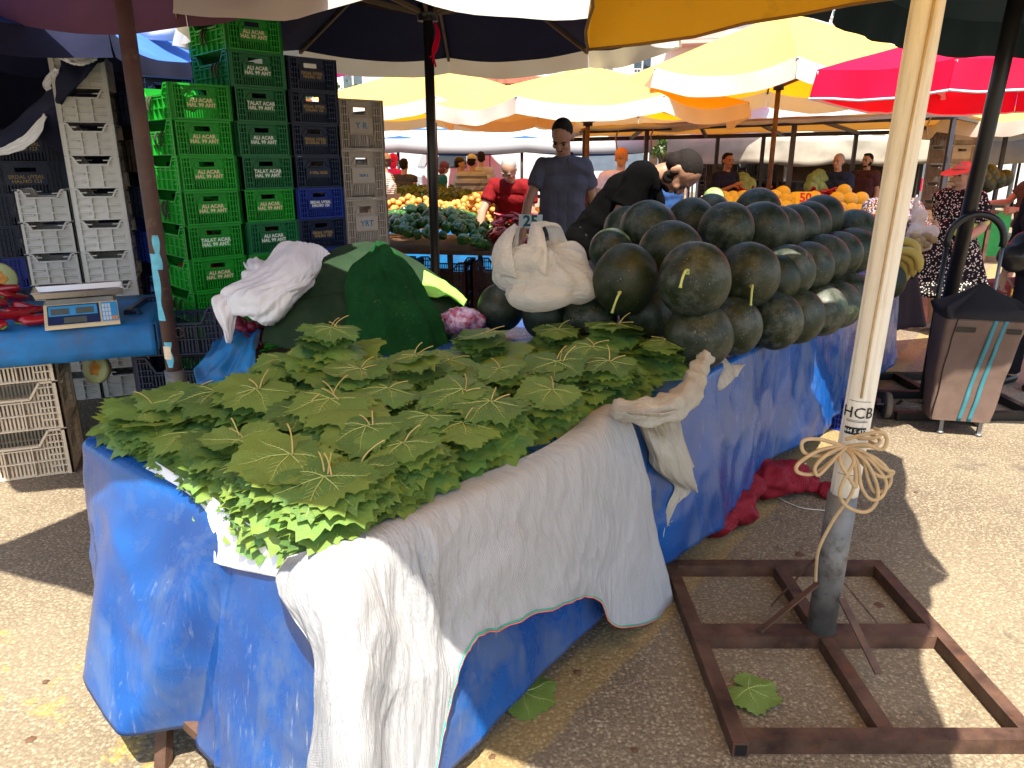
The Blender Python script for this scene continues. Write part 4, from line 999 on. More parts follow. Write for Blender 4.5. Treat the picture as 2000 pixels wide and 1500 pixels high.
# ---------------------------------------------------------------- crates
def crate_mb(W,L,Hh,style='veg'):
    m=MB(); t=.005
    dipz={'veg':.68,'slat':.66,'tall':.8,'grid':.74}[style]
    for s in (-1,1):     # end faces
        y=s*(L/2-.026)
        def bx(x0,x1,z0,z1,pr=0,th=t): m.box(((x0+x1)/2,y+s*pr/2,(z0+z1)/2),(x1-x0,th+abs(pr),z1-z0))
        hw=W*.13; pw=W*.27; v0=Hh*.07; v1=Hh*.3; hz0=Hh*.7; hz1=Hh*.84
        bx(-W/2+.01,-pw,.01,Hh-.008); bx(pw,W/2-.01,.01,Hh-.008)
        bx(-pw,pw,v1,hz0); bx(-pw,-hw,hz0,hz1); bx(hw,pw,hz0,hz1); bx(-pw,pw,hz1,Hh-.008)
        nb=13
        for i in range(nb):
            x=lerp(-pw,pw,(i+.5)/nb); m.box((x,y,(v0+v1)/2),(pw*2/nb*.5,t,v1-v0))
        # frame and ribs stand proud
        for x in (-W/2+.008,W/2-.008): bx(x-.008,x+.008,0,Hh,.0255,.001)
        for z in (.006,Hh-.006): m.box((0,y+s*.012,z),(W-.032,.0285,.012))
        for x in (-W*.45,-W*.4,-W*.35,-W*.3,W*.3,W*.35,W*.4,W*.45): m.box((x,y+s*.0115,Hh/2),(.0055,.022,Hh-.026))
        for z in (Hh*.2,Hh*.37,Hh*.53,Hh*.69,Hh*.85):
            for q in (-1,1): m.box((q*(W/2*.76),y+s*.011,z),(W*.22,.021,.006))
        m.box((0,y+s*.008,hz0-.006),(hw*2.4,.016,.006)); m.box((0,y+s*.008,hz1+.005),(hw*2.4,.016,.005))
        for q in (-1,1): m.bar((q*hw*1.2,y+s*.005,hz1+.004),(q*hw*1.9,y+s*.005,hz0-.012),.005,.007); 
    for s in (-1,1):     # long faces with the dip
        x=s*(W/2-.022); a=.36*L;b=.27*L; d=Hh*dipz
        prof=[(-L/2+.01,.004),(L/2-.01,.004),(L/2-.01,Hh-.004),(a,Hh-.004),(b,d),(-b,d),(-a,Hh-.004),(-L/2+.01,Hh-.004)]
        if style in('slat','tall'):
            n=int(L/.018)
            for i in range(n):
                yy=lerp(-L/2+.014,L/2-.014,i/(n-1)); zt=Hh-.01 if abs(yy)>a else (d if abs(yy)<b else lerp(d,Hh-.01,(abs(yy)-b)/(a-b)))
                m.box((x,yy,zt/2),(t,.009,zt-.008))
        else:
            M=Matrix(((0,0,s*t,x),(1,0,0,0),(0,1,0,0),(0,0,0,1))) if True else None
            m.prism(prof,1,M)
        def rib(p,q,w=.011,pr=.008): m.bar((x+s*pr/2,p[0],p[1]),(x+s*pr/2,q[0],q[1]),w if abs(p[0]-q[0])<1e-6 else pr+.004,pr+.004 if abs(p[0]-q[0])<1e-6 else w)
        for p,q in zip(prof[2:],prof[3:]): m.bar((x+s*.009,p[0],p[1]),(x+s*.009,q[0],q[1]),.026 if abs(p[0]-q[0])>1e-6 else .012,.011)
        for z in ((.006,Hh*.33,Hh*.6) if style!='grid' else (.006,Hh*.27,Hh*.5)): m.box((x+s*.0105,0,z),(.019,L-.03,.006 if style!='grid' else .008))
        nv={'veg':7,'slat':5,'tall':5,'grid':4}[style]
        for i in range(nv):
            yy=lerp(-L*.42,L*.42,i/(nv-1)); zt=Hh-.01 if abs(yy)>=a else (d if abs(yy)<=b else lerp(d,Hh-.01,(abs(yy)-b)/(a-b)))
            m.box((x+s*.011,yy,zt/2),(.02,.007 if style!='grid' else .009,zt-.004))
        for yy in (-L/2+.006,L/2-.006): m.box((x+s*.009,yy,Hh/2),(.026,.012,Hh-.004))
        for q in (-1,1):
            for z in (Hh*.2,Hh*.45,Hh*.72,Hh*.88): m.box((x+s*.0105,q*(L/2-.05),z),(.0195,.09,.006))
    m.box((0,0,.008),(W-.024,L-.024,.006))
    return m
CM={}
def crate(name,W,L,Hh,style,mt):
    k=(W,L,Hh,style,mt)
    if k not in CM: CM[k]=crate_mb(W,L,Hh,style).mesh('plastic_crate',MT[mt])
    return link(name,CM[k])
TX={}
def lett(s,size,mt):
    k=(s,size,mt)
    if k not in TX: TX[k]=text_mesh(s,size,MT[mt],.0008,.0012,1.05,.9)
    return TX[k]
PLT={}
def plate(o,W,L,Hh,mt,txt,size,lm):
    k=(W,L,Hh,mt)
    if k not in PLT:
        m=MB(); m.box((0,-(L/2-.012),Hh*.48),(W*.5,.012,Hh*.3)); PLT[k]=m.mesh('label_plate',MT[mt])
    p=link('label_plate',PLT[k],o)
    if txt: link('lettering',lett(txt,size,lm),p,None,(0,-(L/2-.0055),Hh*.48),(PI/2,0,0))
rc=random.Random(8)
def stack(near,rz,W,L,Hh,specs,desc,style='veg',z0=0.0,group=None,gap=.002,names=None):
    """specs bottom->top list of (material, text, lettering material, plate material)"""
    w=V((math.cos(rz),math.sin(rz),0)); l=V((-math.sin(rz),math.cos(rz),0))
    c=V(near)+w*(W/2)+l*(L/2); n=len(specs)
    for i,sp in enumerate(specs):
        o=crate('plastic_crate',W,L,Hh,style,sp[0]); o.location=(c.x+rc.uniform(-.004,.004),c.y+rc.uniform(-.004,.004),z0+i*(Hh+gap)); o.rotation_euler=(0,0,rz+rc.uniform(-.012,.012))
        if len(sp)>1 and sp[3]: plate(o,W,L,Hh,sp[3],sp[1],W*(.082 if 'HAL 99' in sp[1] else .16 if len(sp[1])<5 else .066),sp[2])
        k=n-1-i
        col={'cgreen':'bright green','cdark':'dark green','cnavy':'dark navy','cblue':'royal blue','cblack':'black','cgrey':'worn grey','cwhite':'off-white','cbeige':'beige','cbrown':'brown'}[sp[0]]
        tag(o,'%s crate, %s from top of the %s'%(col,ORD[k] if k<len(ORD) else 'low',desc),'crate',group or 'crates in the '+desc)
AA='ALI ACAR\nHAL 99 ANT'; TA='TALAT ACAR\nHAL 99 ANT.'; EU='ERDAL UYSAL\nHALNO 123'; EB='ERDAL UYSAL\nBUGELER 123'
G=('cgreen',AA,'lpeach','cgreen'); D=('cdark',AA,'lwhite','cdark'); DT=('cdark',TA,'lwhite','cdark'); NV_=('cnavy',EU,'lyel','cnavy'); NB=('cnavy',EB,'lyel','cnavy'); BL=('cblue',EU,'lwhite','cblue'); GT=('cgreen',TA,'lwhite','cgreen')
stack((-1.955,4.5,0),R(44),.362,.56,.2,[G,G,G,G,G,GT,G,G,G,G],'green stack beside the rusty pole')
stack((-1.685,4.757,0),R(44),.362,.56,.2,[G,G,G,G,G,D,G,DT,D,DT,D,G],'tallest green stack')
stack((-1.42,5.01,0),R(44),.362,.56,.2,[BL,BL,BL,BL,BL,NV_,BL,('cnavy','F VRL: 62/25','lyel','cnavy'),NB,NV_,NV_],'navy stack between the green and grey crates')
stack((-1.175,5.28,0),R(42),.36,.56,.33,[('cgrey','','lblue',None),('cgrey','','lblue','cgrey'),('cgrey','YRT','lblue','cgrey'),('cgrey','YRT','lblue','cgrey'),('cgrey','YILM 3','lblue','cgrey'),('cgrey','Y R','lblue','cgrey')],'grey stack next to the pepper stall','tall')
stack((-2.4,5.02,0),R(44),.4,.6,.3,[('cnavy',)*1,('cnavy',),('cnavy',),('cblue',),('cnavy',),('cbrown',),('cnavy',)],'navy stack behind the rusty pole')
stack((-4.35,6.3,0),R(30),.6,.6,.26,[('cnavy',)]*2+[('cblue',)]+[('cnavy',EU,'lyel','cnavy')]*4,'dark stack in the shade on the left')
stack((-4.95,6.0,0),R(30),.5,.6,.27,[('cblack',)]*7,'black stack at the far left edge')
stack((-3.6,6.9,0),R(30),.6,.6,.26,[('cblack',)]*8,'black stack in the shade behind the white crates')
m=MB(); bn=MB()
for (x,y,n) in ((-1.955,4.5,10),(-1.685,4.757,12),(-1.42,5.01,11)):
    w_=V((math.cos(R(44)),math.sin(R(44)),0)); l_=V((-w_.y,w_.x,0))
    for k in range(n):
        for j in range(16):
            q=V((x,y,0))+w_*rc.uniform(.05,.31)+l_*rc.uniform(.05,.5); m.ell((q.x,q.y,k*.202+.1+rc.uniform(-.015,.02)),(.032,.032,.028),nu=8,nv=6)
        if k>1:
            q=V((x,y,0))+l_*rc.uniform(.12,.45)-w_*.004
            for j in range(3): 
                e=q+l_*rc.uniform(-.06,.06); bn.tube(crpath([e+V((0,0,k*.202+.14)),e-w_*.02+V((0,0,k*.202+.1)),e-w_*.012+l_*rc.uniform(-.02,.02)+V((0,0,k*.202+rc.uniform(.02,.07)))],6),[.004,.007,.009,.008,.006,.002],5)
tag(m.build('tomatoes',mat('tomato_skin',(.3,.015,.01),.3,.3,6)),'red tomatoes filling the green and navy crates','tomatoes',None,'stuff')
tag(bn.build('wilted_stalks',mat('wilted_stalk',(.03,.05,.02),.8,.4,20)),'wilted green stalks hanging out of the green crates','stalks',None,'stuff')
# crates under the small blue table
stack((-2.76,3.12,0),R(45),.6,.42,.26,[('cbeige',)]*3,'beige stack carrying the small blue table','slat') if False else None
def side_stack(corner,rz,L,W,Hh,mats,desc,style):
    # long face towards the camera: turn the crate so that its long face is local -y
    for i,mn in enumerate(mats):
        o=crate('plastic_crate',W,L,Hh,style,mn); o.rotation_euler=(0,0,rz-PI/2)
        w=V((math.cos(rz),math.sin(rz),0)); l=V((-math.sin(rz),math.cos(rz),0)); c=V(corner)-w*(L/2)+l*(W/2)
        o.location=(c.x,c.y,i*(Hh+.002)); k=len(mats)-1-i
        tag(o,'%s crate, %s from top of the %s'%({'cbeige':'beige slatted','cnavy':'navy slatted','cblue':'blue','cwhite':'off-white'}[mn],ORD[k],desc),'crate','crates in the '+desc)
side_stack((-2.56,5.02,0),R(21),.31,.44,.2,['cwhite']*11,'tall off-white stack behind the rusty pole','grid')
side_stack((-2.855,4.9,0),R(21),.31,.35,.2,['cwhite']*7,'short off-white stack behind the scale','grid')
side_stack((-2.33,3.62,0),R(22),.6,.4,.255,['cbeige']*3,'beige stack carrying the small blue table','slat')
side_stack((-1.62,4.05,0),R(12),.5,.4,.27,['cnavy']*3,'navy stack under the table with the scale','slat')
side_stack((1.9+.45,4.62,0),R(52),.5,.35,.2,['cblue'],'pair under the blue table by the stand','veg')
# ---------------------------------------------------------------- small blue table with the scale
TC=V((-1.9,3.77,0)); d1=V((-.93,-.37,0)); d2=V((-.37,.93,0))
rt=math.atan2(.37,.93)
bt=empty('side_table',TC,rt,'small blue table on beige crates with the scale and red peppers','table')
m=MB(); m.box((-.8,.45,.765),(1.58,.88,.025)); m.build('tabletop',MT['darkwood'],bt)
for x,y in ((-1.5,.06),(-.06,.85),(-1.5,.85)):
    m=MB(); m.bar((x,y,.75),(x,y,0),.04,.04); m.build('leg',MT['rust'],bt)
g=[]
prof=[(0.9,.785),(.6,.785),(.3,.786),(.03,.785),(-.012,.775),(-.02,.72),(-.028,.66),(-.03,.615)]
pg=[]
for k,(y,z) in enumerate(prof):
    pg.append([TC+d1*(s*1.62/60-.0)+d2*(y+.008*nz((s*.3,k*.4,2))*(k>3))+V((0,0,z+(.006*nz((s*.25,k*.3,7)))-(.02*max(0,(s-40)/20) if k==7 else 0))) for s in range(-1,61)])
m=MB(); m.grid(pg); 
sk=[]
for k,z in enumerate((.785,.775,.72,.66,.64)): sk.append([TC+d1*(-.027-.012*(k>0))+d2*(y*.9/30-.02)+V((0,0,z)) for y in range(31)])
m.grid(sk)
o=m.build('blue_tarpaulin',MT['tarp_matte']); solid(o,.004,0); tag(o,'faded blue tarpaulin sheet on the small table under the scale','tarpaulin')
sc_=empty('weighing_scale',(TC+d1*.29+d2*.15+V((0,0,.79))),rt+.12,'cream market scale with steel tray and blue keypad panel','scale')
m=MB(); m.prism([(-.155,0),(.19,0),(.19,.015),(.05,.1),(-.155,.1)],.33,Matrix(((0,0,1,-.185),(-1,0,0,0.0),(0,1,0,0),(0,0,0,1)))); bo=m.build('body',mat('cream_plastic',(.68,.56,.34),.5,.08),sc_)
sl=Matrix.Translation((0,-.142,.066))@Matrix.Rotation(-math.atan2(.04,.045)+0*.1+PI/2-PI/2,4,'X')
def panel(nm,x0,x1,a,b,mt,off,par):
    # on sloping front: s from 0 (bottom) to 1 (top)
    def q(x,s,o): return V((x,-.19+.14*s,.015+.085*s))+V((0,-.52,.855))*o
    m=MB(); m.add([q(x0,a,off),q(x1,a,off),q(x1,b,off),q(x0,b,off),q(x0,a,off-.003),q(x1,a,off-.003),q(x1,b,off-.003),q(x0,b,off-.003)],[(0,1,2,3),(0,4,5,1),(1,5,6,2),(2,6,7,3),(3,7,4,0)]); return m.build(nm,mt,par)
dk=mat('navy_panel',(.012,.03,.09),.35,.1); lb=mat('light_blue_panel',(.05,.32,.6),.4,.1); lcd=mat('lcd',(.1,.12,.1),.2,.1); wk=mat('white_key',(.6,.68,.7),.5,.05)
pn=panel('panel',-.17,.06,.06,.95,dk,.002,sc_)
for x0,x1,a,b in ((-.155,-.075,.5,.78),(-.045,.035,.5,.78),(-.1,0,.1,.36)): panel('display',x0,x1,a,b,lcd,.004,pn)
panel('display_surround',-.165,.05,.45,.9,lb,.0028,pn)
kp=panel('keypad',.068,.142,.06,.95,lb,.002,sc_)
for i in range(4):
    for j in range(5): panel('key',.073+j*.0135,.0835+j*.0135,.1+i*.2,.26+i*.2,wk if j<3 else (lb if i else mat('orange_key',(.8,.3,.05),.5)),.004,kp)
m=MB(); m.box((-.02,.05,.113),(.3,.2,.025)); m.build('tray_support',MT['steel'],sc_)
m=MB()
tray=[[(.5*x*.36*(1+k*.06)-.02,.05+.5*y*.22*(1+k*.06),z) for x,y in ((-1,-1),(-.5,-1.0),(.5,-1),(1,-1),(1,1),(.5,1),(-.5,1),(-1,1))] for k,z in ((0,.137),(.0,.133),(1,.137),(2,.165),(2.6,.168))]
tray[0]=[(p[0]*.97,p[1]*.97,.134) for p in tray[0]]
m.grid(tray[1:],close=True,smooth=False); m.add(tray[1],[tuple(range(8))]); o=m.build('tray',MT['chrome'] if 'chrome' in MT else mat('stainless_steel',(.42,.42,.43),.3,.05,metal=1),sc_); solid(o,.002,0)
for x in (-.16,.12):
    m=MB(); m.cyl((x,-.12,-.005),(x,-.12,.002),.015,.015); m.build('foot',MT['rubber'],sc_)
# red peppers on the small table
MT['redpep']=mat('red_pepper_skin',(.3,.004,.012),.22,.25,9,rand=.5,spec=.6); MT['pgreen']=mat('pepper_stalk',(.08,.2,.03),.5,.2)
def pepper_mb(L,r,bend,sd):
    m=MB(); p=crpath([(0,0,0),(.1*L,0,.01),(.45*L,bend*.4,.0),(.8*L,bend,0),(L,bend*1.6,0)],14)
    m.tube(p,[r*.5,r*.95,r*1.08,r*1.1,r*1.08,r*1.05,r,r*.95,r*.88,r*.8,r*.68,r*.52,r*.35,r*.08],14,fn=lambda s,a:1+.13*math.sin(3*a+sd+2*s)+.05*math.sin(5*a))
    st=MB(); st.tube(crpath([(.006,0,0),(-.01,0,.002),(-.035,.008,.01)],6),[.014,.008,.006,.005,.005,.006],7)
    return m.mesh('red_pepper',MT['redpep']),st.mesh('stalk',MT['pgreen'])
PEP=[pepper_mb(.17,.026,.02,0),pepper_mb(.14,.032,-.015,2),pepper_mb(.2,.022,.03,4)]
for i,(u,v,z,a) in enumerate(((45,632,.81,.4),(30,622,.815,.1),(8,640,.81,2.7),(15,615,.83,.5),(0,600,.85,2.2),(30,600,.84,-.2),(5,580,.88,1.2),(-15,570,.9,.4),(-20,620,.85,.9))):
    o=link('red_pepper',PEP[i%3][0],None,None,at_z(u,v,z),(rc.uniform(-.3,.3),rc.uniform(-.2,.2),a)); link('stalk',PEP[i%3][1],o); tag(o,'glossy red pepper heaped on the small blue table left of the scale','pepper','red peppers beside the scale')
def halfmelon(nm,lb,loc,r,rot,rind,flesh,core):
    o=empty(nm,loc,0,lb,'melon'); o.rotation_euler=rot
    m=MB(); m.lathe([(r*math.cos(a),-r*math.sin(a)) for a in [PI/2*(1-i/10) for i in range(11)]],24); m.build('rind',rind,o)
    m=MB(); m.lathe([(.001,.002),(r*.93,.0015),(r*.95,-.002)],24); m.build('flesh',flesh,o)
    m=MB(); m.lathe([(.001,.005),(r*.4,.004),(r*.48,.001)],24,fn=lambda a,z:1+.15*math.sin(5*a)); m.build('seeds',core,o)
rind=mat('melon_rind',(.45,.42,.2),.6,.2); flesh=mat('melon_flesh',(.55,.6,.28),.45,.1); core=mat('melon_core',(.7,.3,.06),.5,.3,30)
halfmelon('cut_melon','cut half melon showing pale flesh in the shade under the small table',at_y(185,720,4.0),.085,(R(75),0,R(-15)),rind,flesh,core)
halfmelon('cut_melon','cut melon wedge at the left edge on the small table',at_y(-4,545,4.25),.1,(R(70),R(20),R(40)),rind,flesh,core)
# ---------------------------------------------------------------- rusty pole with purple canopy at the left
MT['rustpole']=mat('brown_painted_pole',(.075,.042,.035),.55,.3,7,.35,60,.2,dirt=((.16,.12,.09),.56,.6))
pc=umbrella('market_umbrella','purple umbrella canopy on the rusty brown pole at the left',(-1.572,3.3),[(-1.2,2.2,2.5),(-.72,3.3,2.56),(-.95,4.1,2.6),(-1.75,4.35,2.44),(-2.9,4.3,2.5),(-3.3,3.6,2.6),(-3.1,2.6,2.6),(-2.2,2.2,2.5)],(-1.572,3.3,2.95),MT['purple'],.16,pr=.034,pm='rustpole',struts=False,sag=.05)
for z0,z1,a0,wd in ((.9,1.2,-1.9,1.2),(1.13,1.28,-1.2,.9),(.68,.8,-1.5,1.0)):
    m=MB(); g=[]
    for i in range(14):
        f=i/13; ww=wd*(.5+.5*abs(math.sin(f*5+z0*9))); g.append([(.0352*math.cos(a),.0352*math.sin(a),lerp(z0,z1,f)) for a in [a0+ww*(k/6-.5) for k in range(7)]])
    m.grid(g); m.build('paint_patch',MT.setdefault('cyan',mat('cyan_paint',(.12,.45,.6),.6,.2,30)),pc)
m=MB(); m.grid([[(.0354*math.cos(a),.0354*math.sin(a),z) for a in [-1.75+.9*(k/6-.5)*1.2 for k in range(7)]] for z in (.72,.78)]); m.build('paper_tape',MT['lpeach'],pc)
m=MB(); m.cyl((0,0,.02),(0,0,.66),.043,.043,16); m.build('socket',MT['galv'],pc)
m=MB(); m.tube([(.05+.022*math.cos(a),-.01,.84+.022*math.sin(a)) for a in [2*PI*i/16 for i in range(17)]],.003,6); m.build('ring',MT['rust'],pc)
# dark navy tent behind and above the left crates, with its draped wall
nt=umbrella('market_umbrella','dark navy umbrella shading the crates at the far left',(-4.3,5.2),[(-2.3,4.6,2.32),(-2.35,6.3,2.36),(-3.3,7.6,2.4),(-5.6,7.6,2.4),(-6.6,6.0,2.4),(-6.2,3.6,2.4),(-4.6,3.0,2.4),(-3.0,3.6,2.38)],(-4.3,5.2,3.3),MT['bluecan'],.16,MT['navyin'],lining=MT['navyin'],pr=.03,pm='black',sag=.15)
m=MB(); m.grid([[(lerp(-2.9,1.95,i/40),1.75+.05*math.sin(i*.9)+.6*(i/40),z) for i in range(41)] for z in (2.55,1.6,.8,.05)]); solid(m.build('side_wall',MT['navyin'],nt),.004,0)
c=[[at_t(110,100,4.6),at_t(150,92,4.6),at_t(195,100,4.6),at_t(215,110,4.7)],[at_t(118,130,4.55),at_t(150,150,4.5),at_t(175,140,4.5),at_t(192,120,4.55)],[at_t(85,180,4.7),at_t(110,200,4.6),at_t(130,190,4.6),at_t(150,160,4.6)],[at_t(40,230,4.9),at_t(70,240,4.8),at_t(105,240,4.8),at_t(135,250,4.9)],[at_t(-40,280,5.1),at_t(20,295,5.0),at_t(70,270,5.0),at_t(125,300,5.2)]]
m=MB(); m.grid(surf(c,30,24,lambda s,t,p,n:p+n*.03*nz((s*5,t*4,2)))); dr=m.build('draped_cloth',MT['navyin']); solid(dr,.004,0); tag(dr,'navy cloth with frayed white edge draped over the white crates','cloth')
for c in ([[at_t(112,98,4.5),at_t(150,88,4.45),at_t(192,96,4.5)],[at_t(116,112,4.46),at_t(150,122,4.4),at_t(190,112,4.45)],[at_t(130,118,4.48),at_t(158,128,4.42),at_t(186,118,4.46)]],
          [[at_t(105,132,4.5),at_t(115,136,4.5)],[at_t(84,160,4.6),at_t(112,158,4.6)],[at_t(90,178,4.62),at_t(102,172,4.6)]],
          [[at_t(86,222,4.7),at_t(90,228,4.7)],[at_t(50,262,4.85),at_t(72,272,4.8)],[at_t(5,288,4.95),at_t(30,298,4.9)],[at_t(-30,296,5),at_t(-10,304,5)]]):
    m=MB(); m.grid(surf(c,24,24,lambda s,t,p,n:p+n*.015*nz((s*8,t*11,2)))); e=m.build('frayed_edge',MT['sackwhite'],dr); solid(e,.003,0)
# bright sheet in the gap
c=[[at_t(185,48,5.6),at_t(260,35,5.5),at_t(330,20,5.4),at_t(362,22,5.4)],[at_t(190,60,5.55),at_t(265,62,5.4),at_t(335,50,5.3),at_t(362,60,5.35)],[at_t(190,70,5.5),at_t(260,76,5.45),at_t(330,80,5.35),at_t(364,88,5.4)]]
m=MB(); m.grid(surf(c,16,20,lambda s,t,p,n:p+n*.03*nz((s*3,t*6,2)))); o=m.build('hanging_sheet',MT['whiteout']); solid(o,.003,0); tag(o,'pale blue-white sheet hanging under the purple canopy edge above the navy crates','cloth')
# navy umbrella with white valance
um=umbrella('market_umbrella','large umbrella with navy lining and white valance over the crates and pepper stall',(-.57,5.5),octa(-.57,5.5,1.7,2.48),(-.57,5.5,3.1),MT['whiteout'],.14,MT['valw'],MT['navyin'],pr=.034,pm='black',sag=.05,scal=.06,hub=.82)
m=MB()
for i in range(3): m.tube(crpath([(.05,-.03,2.48),(.06+.01*i,-.05,2.4),(.03+.012*i,-.05,2.3),(.05-.02*i,-.04,2.2+.03*i)],12),.007,6)
m.build('ribbon',MT['red'],um)
# dark teal canopy at the upper right with black pole
tc=umbrella('market_umbrella','dark teal umbrella on the black pole at the upper right',(2.9,4.9),[(1.75,4.35,2.5),(2.35,4.75,2.42),(3.3,5.25,2.44),(4.3,5.5,2.44),(4.9,4.3,2.45),(3.9,3.2,2.45),(2.6,3.15,2.5),(1.5,2.75,2.62),(.7,2.85,2.66),(.45,3.55,2.62)],(2.5,4.0,2.95),MT['teal'],.2,pr=.042,pm='black',ribs=False,sag=.04,scal=.03)  # last rim corners added unseen behind the ochre valance to shade the watermelons
m=MB(); 
for a,b in (((-.45,-.45),(.45,-.45)),((-.45,.45),(.45,.45)),((-.45,-.45),(-.45,.45)),((.45,-.45),(.45,.45)),((0,-.45),(0,.45)),((-.45,0),(.45,0))): m.bar((a[0],a[1],.03+.001*(a[0]==b[0])),(b[0],b[1],.03+.001*(a[0]==b[0])),.05,.05)
m.build('base_frame',MT['black'],tc)
# ---------------------------------------------------------------- covered heap between the tables
hp=empty('low_table',(-.82,3.6,0),R(44),'low wooden bench under the green covered heap','bench')
m=MB(); m.box((0,0,.66),(1.0,.6,.03)); m.build('tabletop',MT['darkwood'],hp)
for x,y in ((-.45,-.26),(.45,-.26),(-.45,.26),(.45,.26)):
    m=MB(); m.bar((x,y,.65),(x,y,0),.04,.04); m.build('leg',MT['rust'],hp)
def drape(name,cells,mt,label,fn,nu=60,nv=60,cat='cloth',th=.006):
    m=MB(); m.grid(surf(cells,nu,nv,fn)); o=m.build(name,mt); solid(o,th,0); return tag(o,label,cat)
T=at_t
# olive blanket: rows from back/top to bottom front, columns left->right
drape('olive_blanket',[[T(640,500,4.0),T(700,478,4.05),T(760,485,4.05),T(830,520,4.0),T(880,560,3.95)],
 [T(570,545,3.75),T(640,505,3.8),T(740,510,3.85),T(850,550,3.8),T(908,585,3.8)],
 [T(548,575,3.6),T(630,565,3.6),T(730,560,3.62),T(850,590,3.6),T(905,610,3.7)],
 [T(530,615,3.5),T(610,605,3.42),T(730,600,3.4),T(850,620,3.45),T(890,635,3.6)],
 [T(515,670,3.42),T(600,690,3.3),T(730,700,3.3),T(840,690,3.35),T(880,660,3.5)]],MT['olive'],'grey-green blanket spread over the heap behind the vine leaves',
 lambda s,t,p,n:p+n*(.02*nz((s*4,t*4,3))+.014*rdg((s*3+t*2,t*2.5-s,3))-.035*math.exp(-((s-.62+.25*t)/.06)**2)*(t<.6)),cat='blanket')
drape('green_felt',[[T(735,478,3.62),T(742,474,3.6),T(752,480,3.62)],[T(690,520,3.52),T(750,510,3.42),T(800,530,3.56)],[T(674,575,3.42),T(750,570,3.28),T(835,585,3.45)],[T(673,630,3.32),T(755,630,3.18),T(862,630,3.36)],[T(672,700,3.25),T(760,705,3.1),T(880,700,3.3)]],MT['felt'],'dark green felt cloth thrown over the blanket in a peak',
 lambda s,t,p,n:p+n*(.022*nz((s*4,t*5,9))+.02*rdg((t*3.2+s*.5,s*.7,3))*s+.007*rdg((t*7-s*3,s*4,8))+.045*math.exp(-((t-.62-.2*s)/.07)**2)*s-.03*math.exp(-((t-.75-.1*s)/.06)**2)*s))
drape('green_felt',[[T(752,482,3.95),T(790,510,3.95),T(830,545,3.95)],[T(745,500,3.8),T(790,530,3.8),T(832,552,3.85)],[T(760,530,3.7),T(800,560,3.7),T(830,580,3.78)]],MT['felt'],'dark green felt fold behind the peak with a frayed teal hem',lambda s,t,p,n:p+n*.01*nz((s*4,t*5,1)),30,30)
drape('neon_cloth',[[T(828,528,3.74),T(860,545,3.74),T(890,565,3.74),T(912,585,3.72)],[T(826,548,3.66),T(858,565,3.62),T(885,580,3.64),T(908,592,3.68)],[T(822,572,3.6),T(848,580,3.56),T(880,578,3.6),T(905,598,3.66)]],MT['neon'],'bright neon green cloth at the right end of the covered heap',lambda s,t,p,n:p+n*.008*nz((s*6,t*6,1)),24,30)
# white sack, folded
drape('white_sack',[[T(545,478,3.75),T(580,472,3.8),T(612,478,3.85),T(648,498,3.85)],[T(520,510,3.6),T(570,505,3.55),T(610,520,3.6),T(630,530,3.75)],[T(482,545,3.5),T(540,545,3.42),T(590,552,3.45),T(606,556,3.6)],[T(435,575,3.42),T(500,572,3.34),T(560,575,3.36),T(580,580,3.5)],[T(440,605,3.42),T(500,605,3.34),T(540,615,3.36),T(562,610,3.5)],[T(452,606,3.44),T(490,620,3.38),T(520,632,3.4),T(545,622,3.52)]],MT['sackwhite'],'white woven sack lying folded on the blanket',
 lambda s,t,p,n:p+n*(.014*nz((s*6+2*t,t*3.5,3))+.012*rdg((t*6+s*4,s*1.0-t,5))*sstep(.1,.5,s)+.003*rdg((s*9-t*5,t*10,1))+.0012*rdg((s*24,t*18,4))),120,100,'sack')
drape('white_sack',[[T(478,560,3.5),T(462,572,3.45),T(430,575,3.4)],[T(470,590,3.45),T(440,590,3.38),T(414,585,3.36)],[T(462,620,3.42),T(440,615,3.37),T(420,612,3.36)],[T(455,650,3.42),T(445,645,3.38),T(436,645,3.37)],[T(450,670,3.42),T(446,670,3.4),T(443,670,3.39)]],MT['sackwhite'],'pointed corner of a white sack hanging down at the left of the heap',lambda s,t,p,n:p+n*.012*nz((s*4,t*6,3)),40,24,'sack')
drape('white_sack',[[T(475,512,3.7),T(500,505,3.7),T(512,510,3.7)],[T(480,528,3.6),T(505,520,3.55),T(520,518,3.6)],[T(470,545,3.58),T(490,545,3.52),T(505,540,3.56)],[T(450,572,3.52),T(470,565,3.46),T(488,562,3.5)]],MT['sackwhite'],'knotted neck of a white sack at the upper left of the heap',lambda s,t,p,n:p+n*.02*nz((s*5,t*5,6)),30,24,'sack')
drape('blue_cloth',[[T(430,668,3.6),T(470,640,3.65),T(510,650,3.6)],[T(405,700,3.5),T(450,680,3.45),T(500,690,3.45)],[T(385,725,3.45),T(440,730,3.4),T(500,740,3.4)],[T(380,760,3.4),T(440,770,3.35),T(500,780,3.35)]],MT['tarp_matte'],'crumpled dark blue cloth between the green crates and the vine leaves',lambda s,t,p,n:p+n*(.02*nz((s*5,t*5,3))+.02*rdg((s*3+t*3,t*4,6))),60,60)
m=MB()
for i in range(26): m.ell(T(rc.uniform(455,520),rc.uniform(625,680),rc.uniform(3.55,3.75)),(.03,.028,.028),nu=10,nv=7)
tag(m.build('red_onions',mat('red_onion_skin',(.2,.01,.03),.35,.3,14)),'small dark red onions half hidden under the hanging white sack','onions',None,'stuff')
m=MB(); m.ell(T(905,625,3.35),(.1,.08,.06)); m.ell(T(875,630,3.4),(.07,.06,.05))
me=blob_mesh('pink_bag',m,.012,3)
wrinkle(me,lambda p:.02*nz(p*14)+.008*nz(p*40))
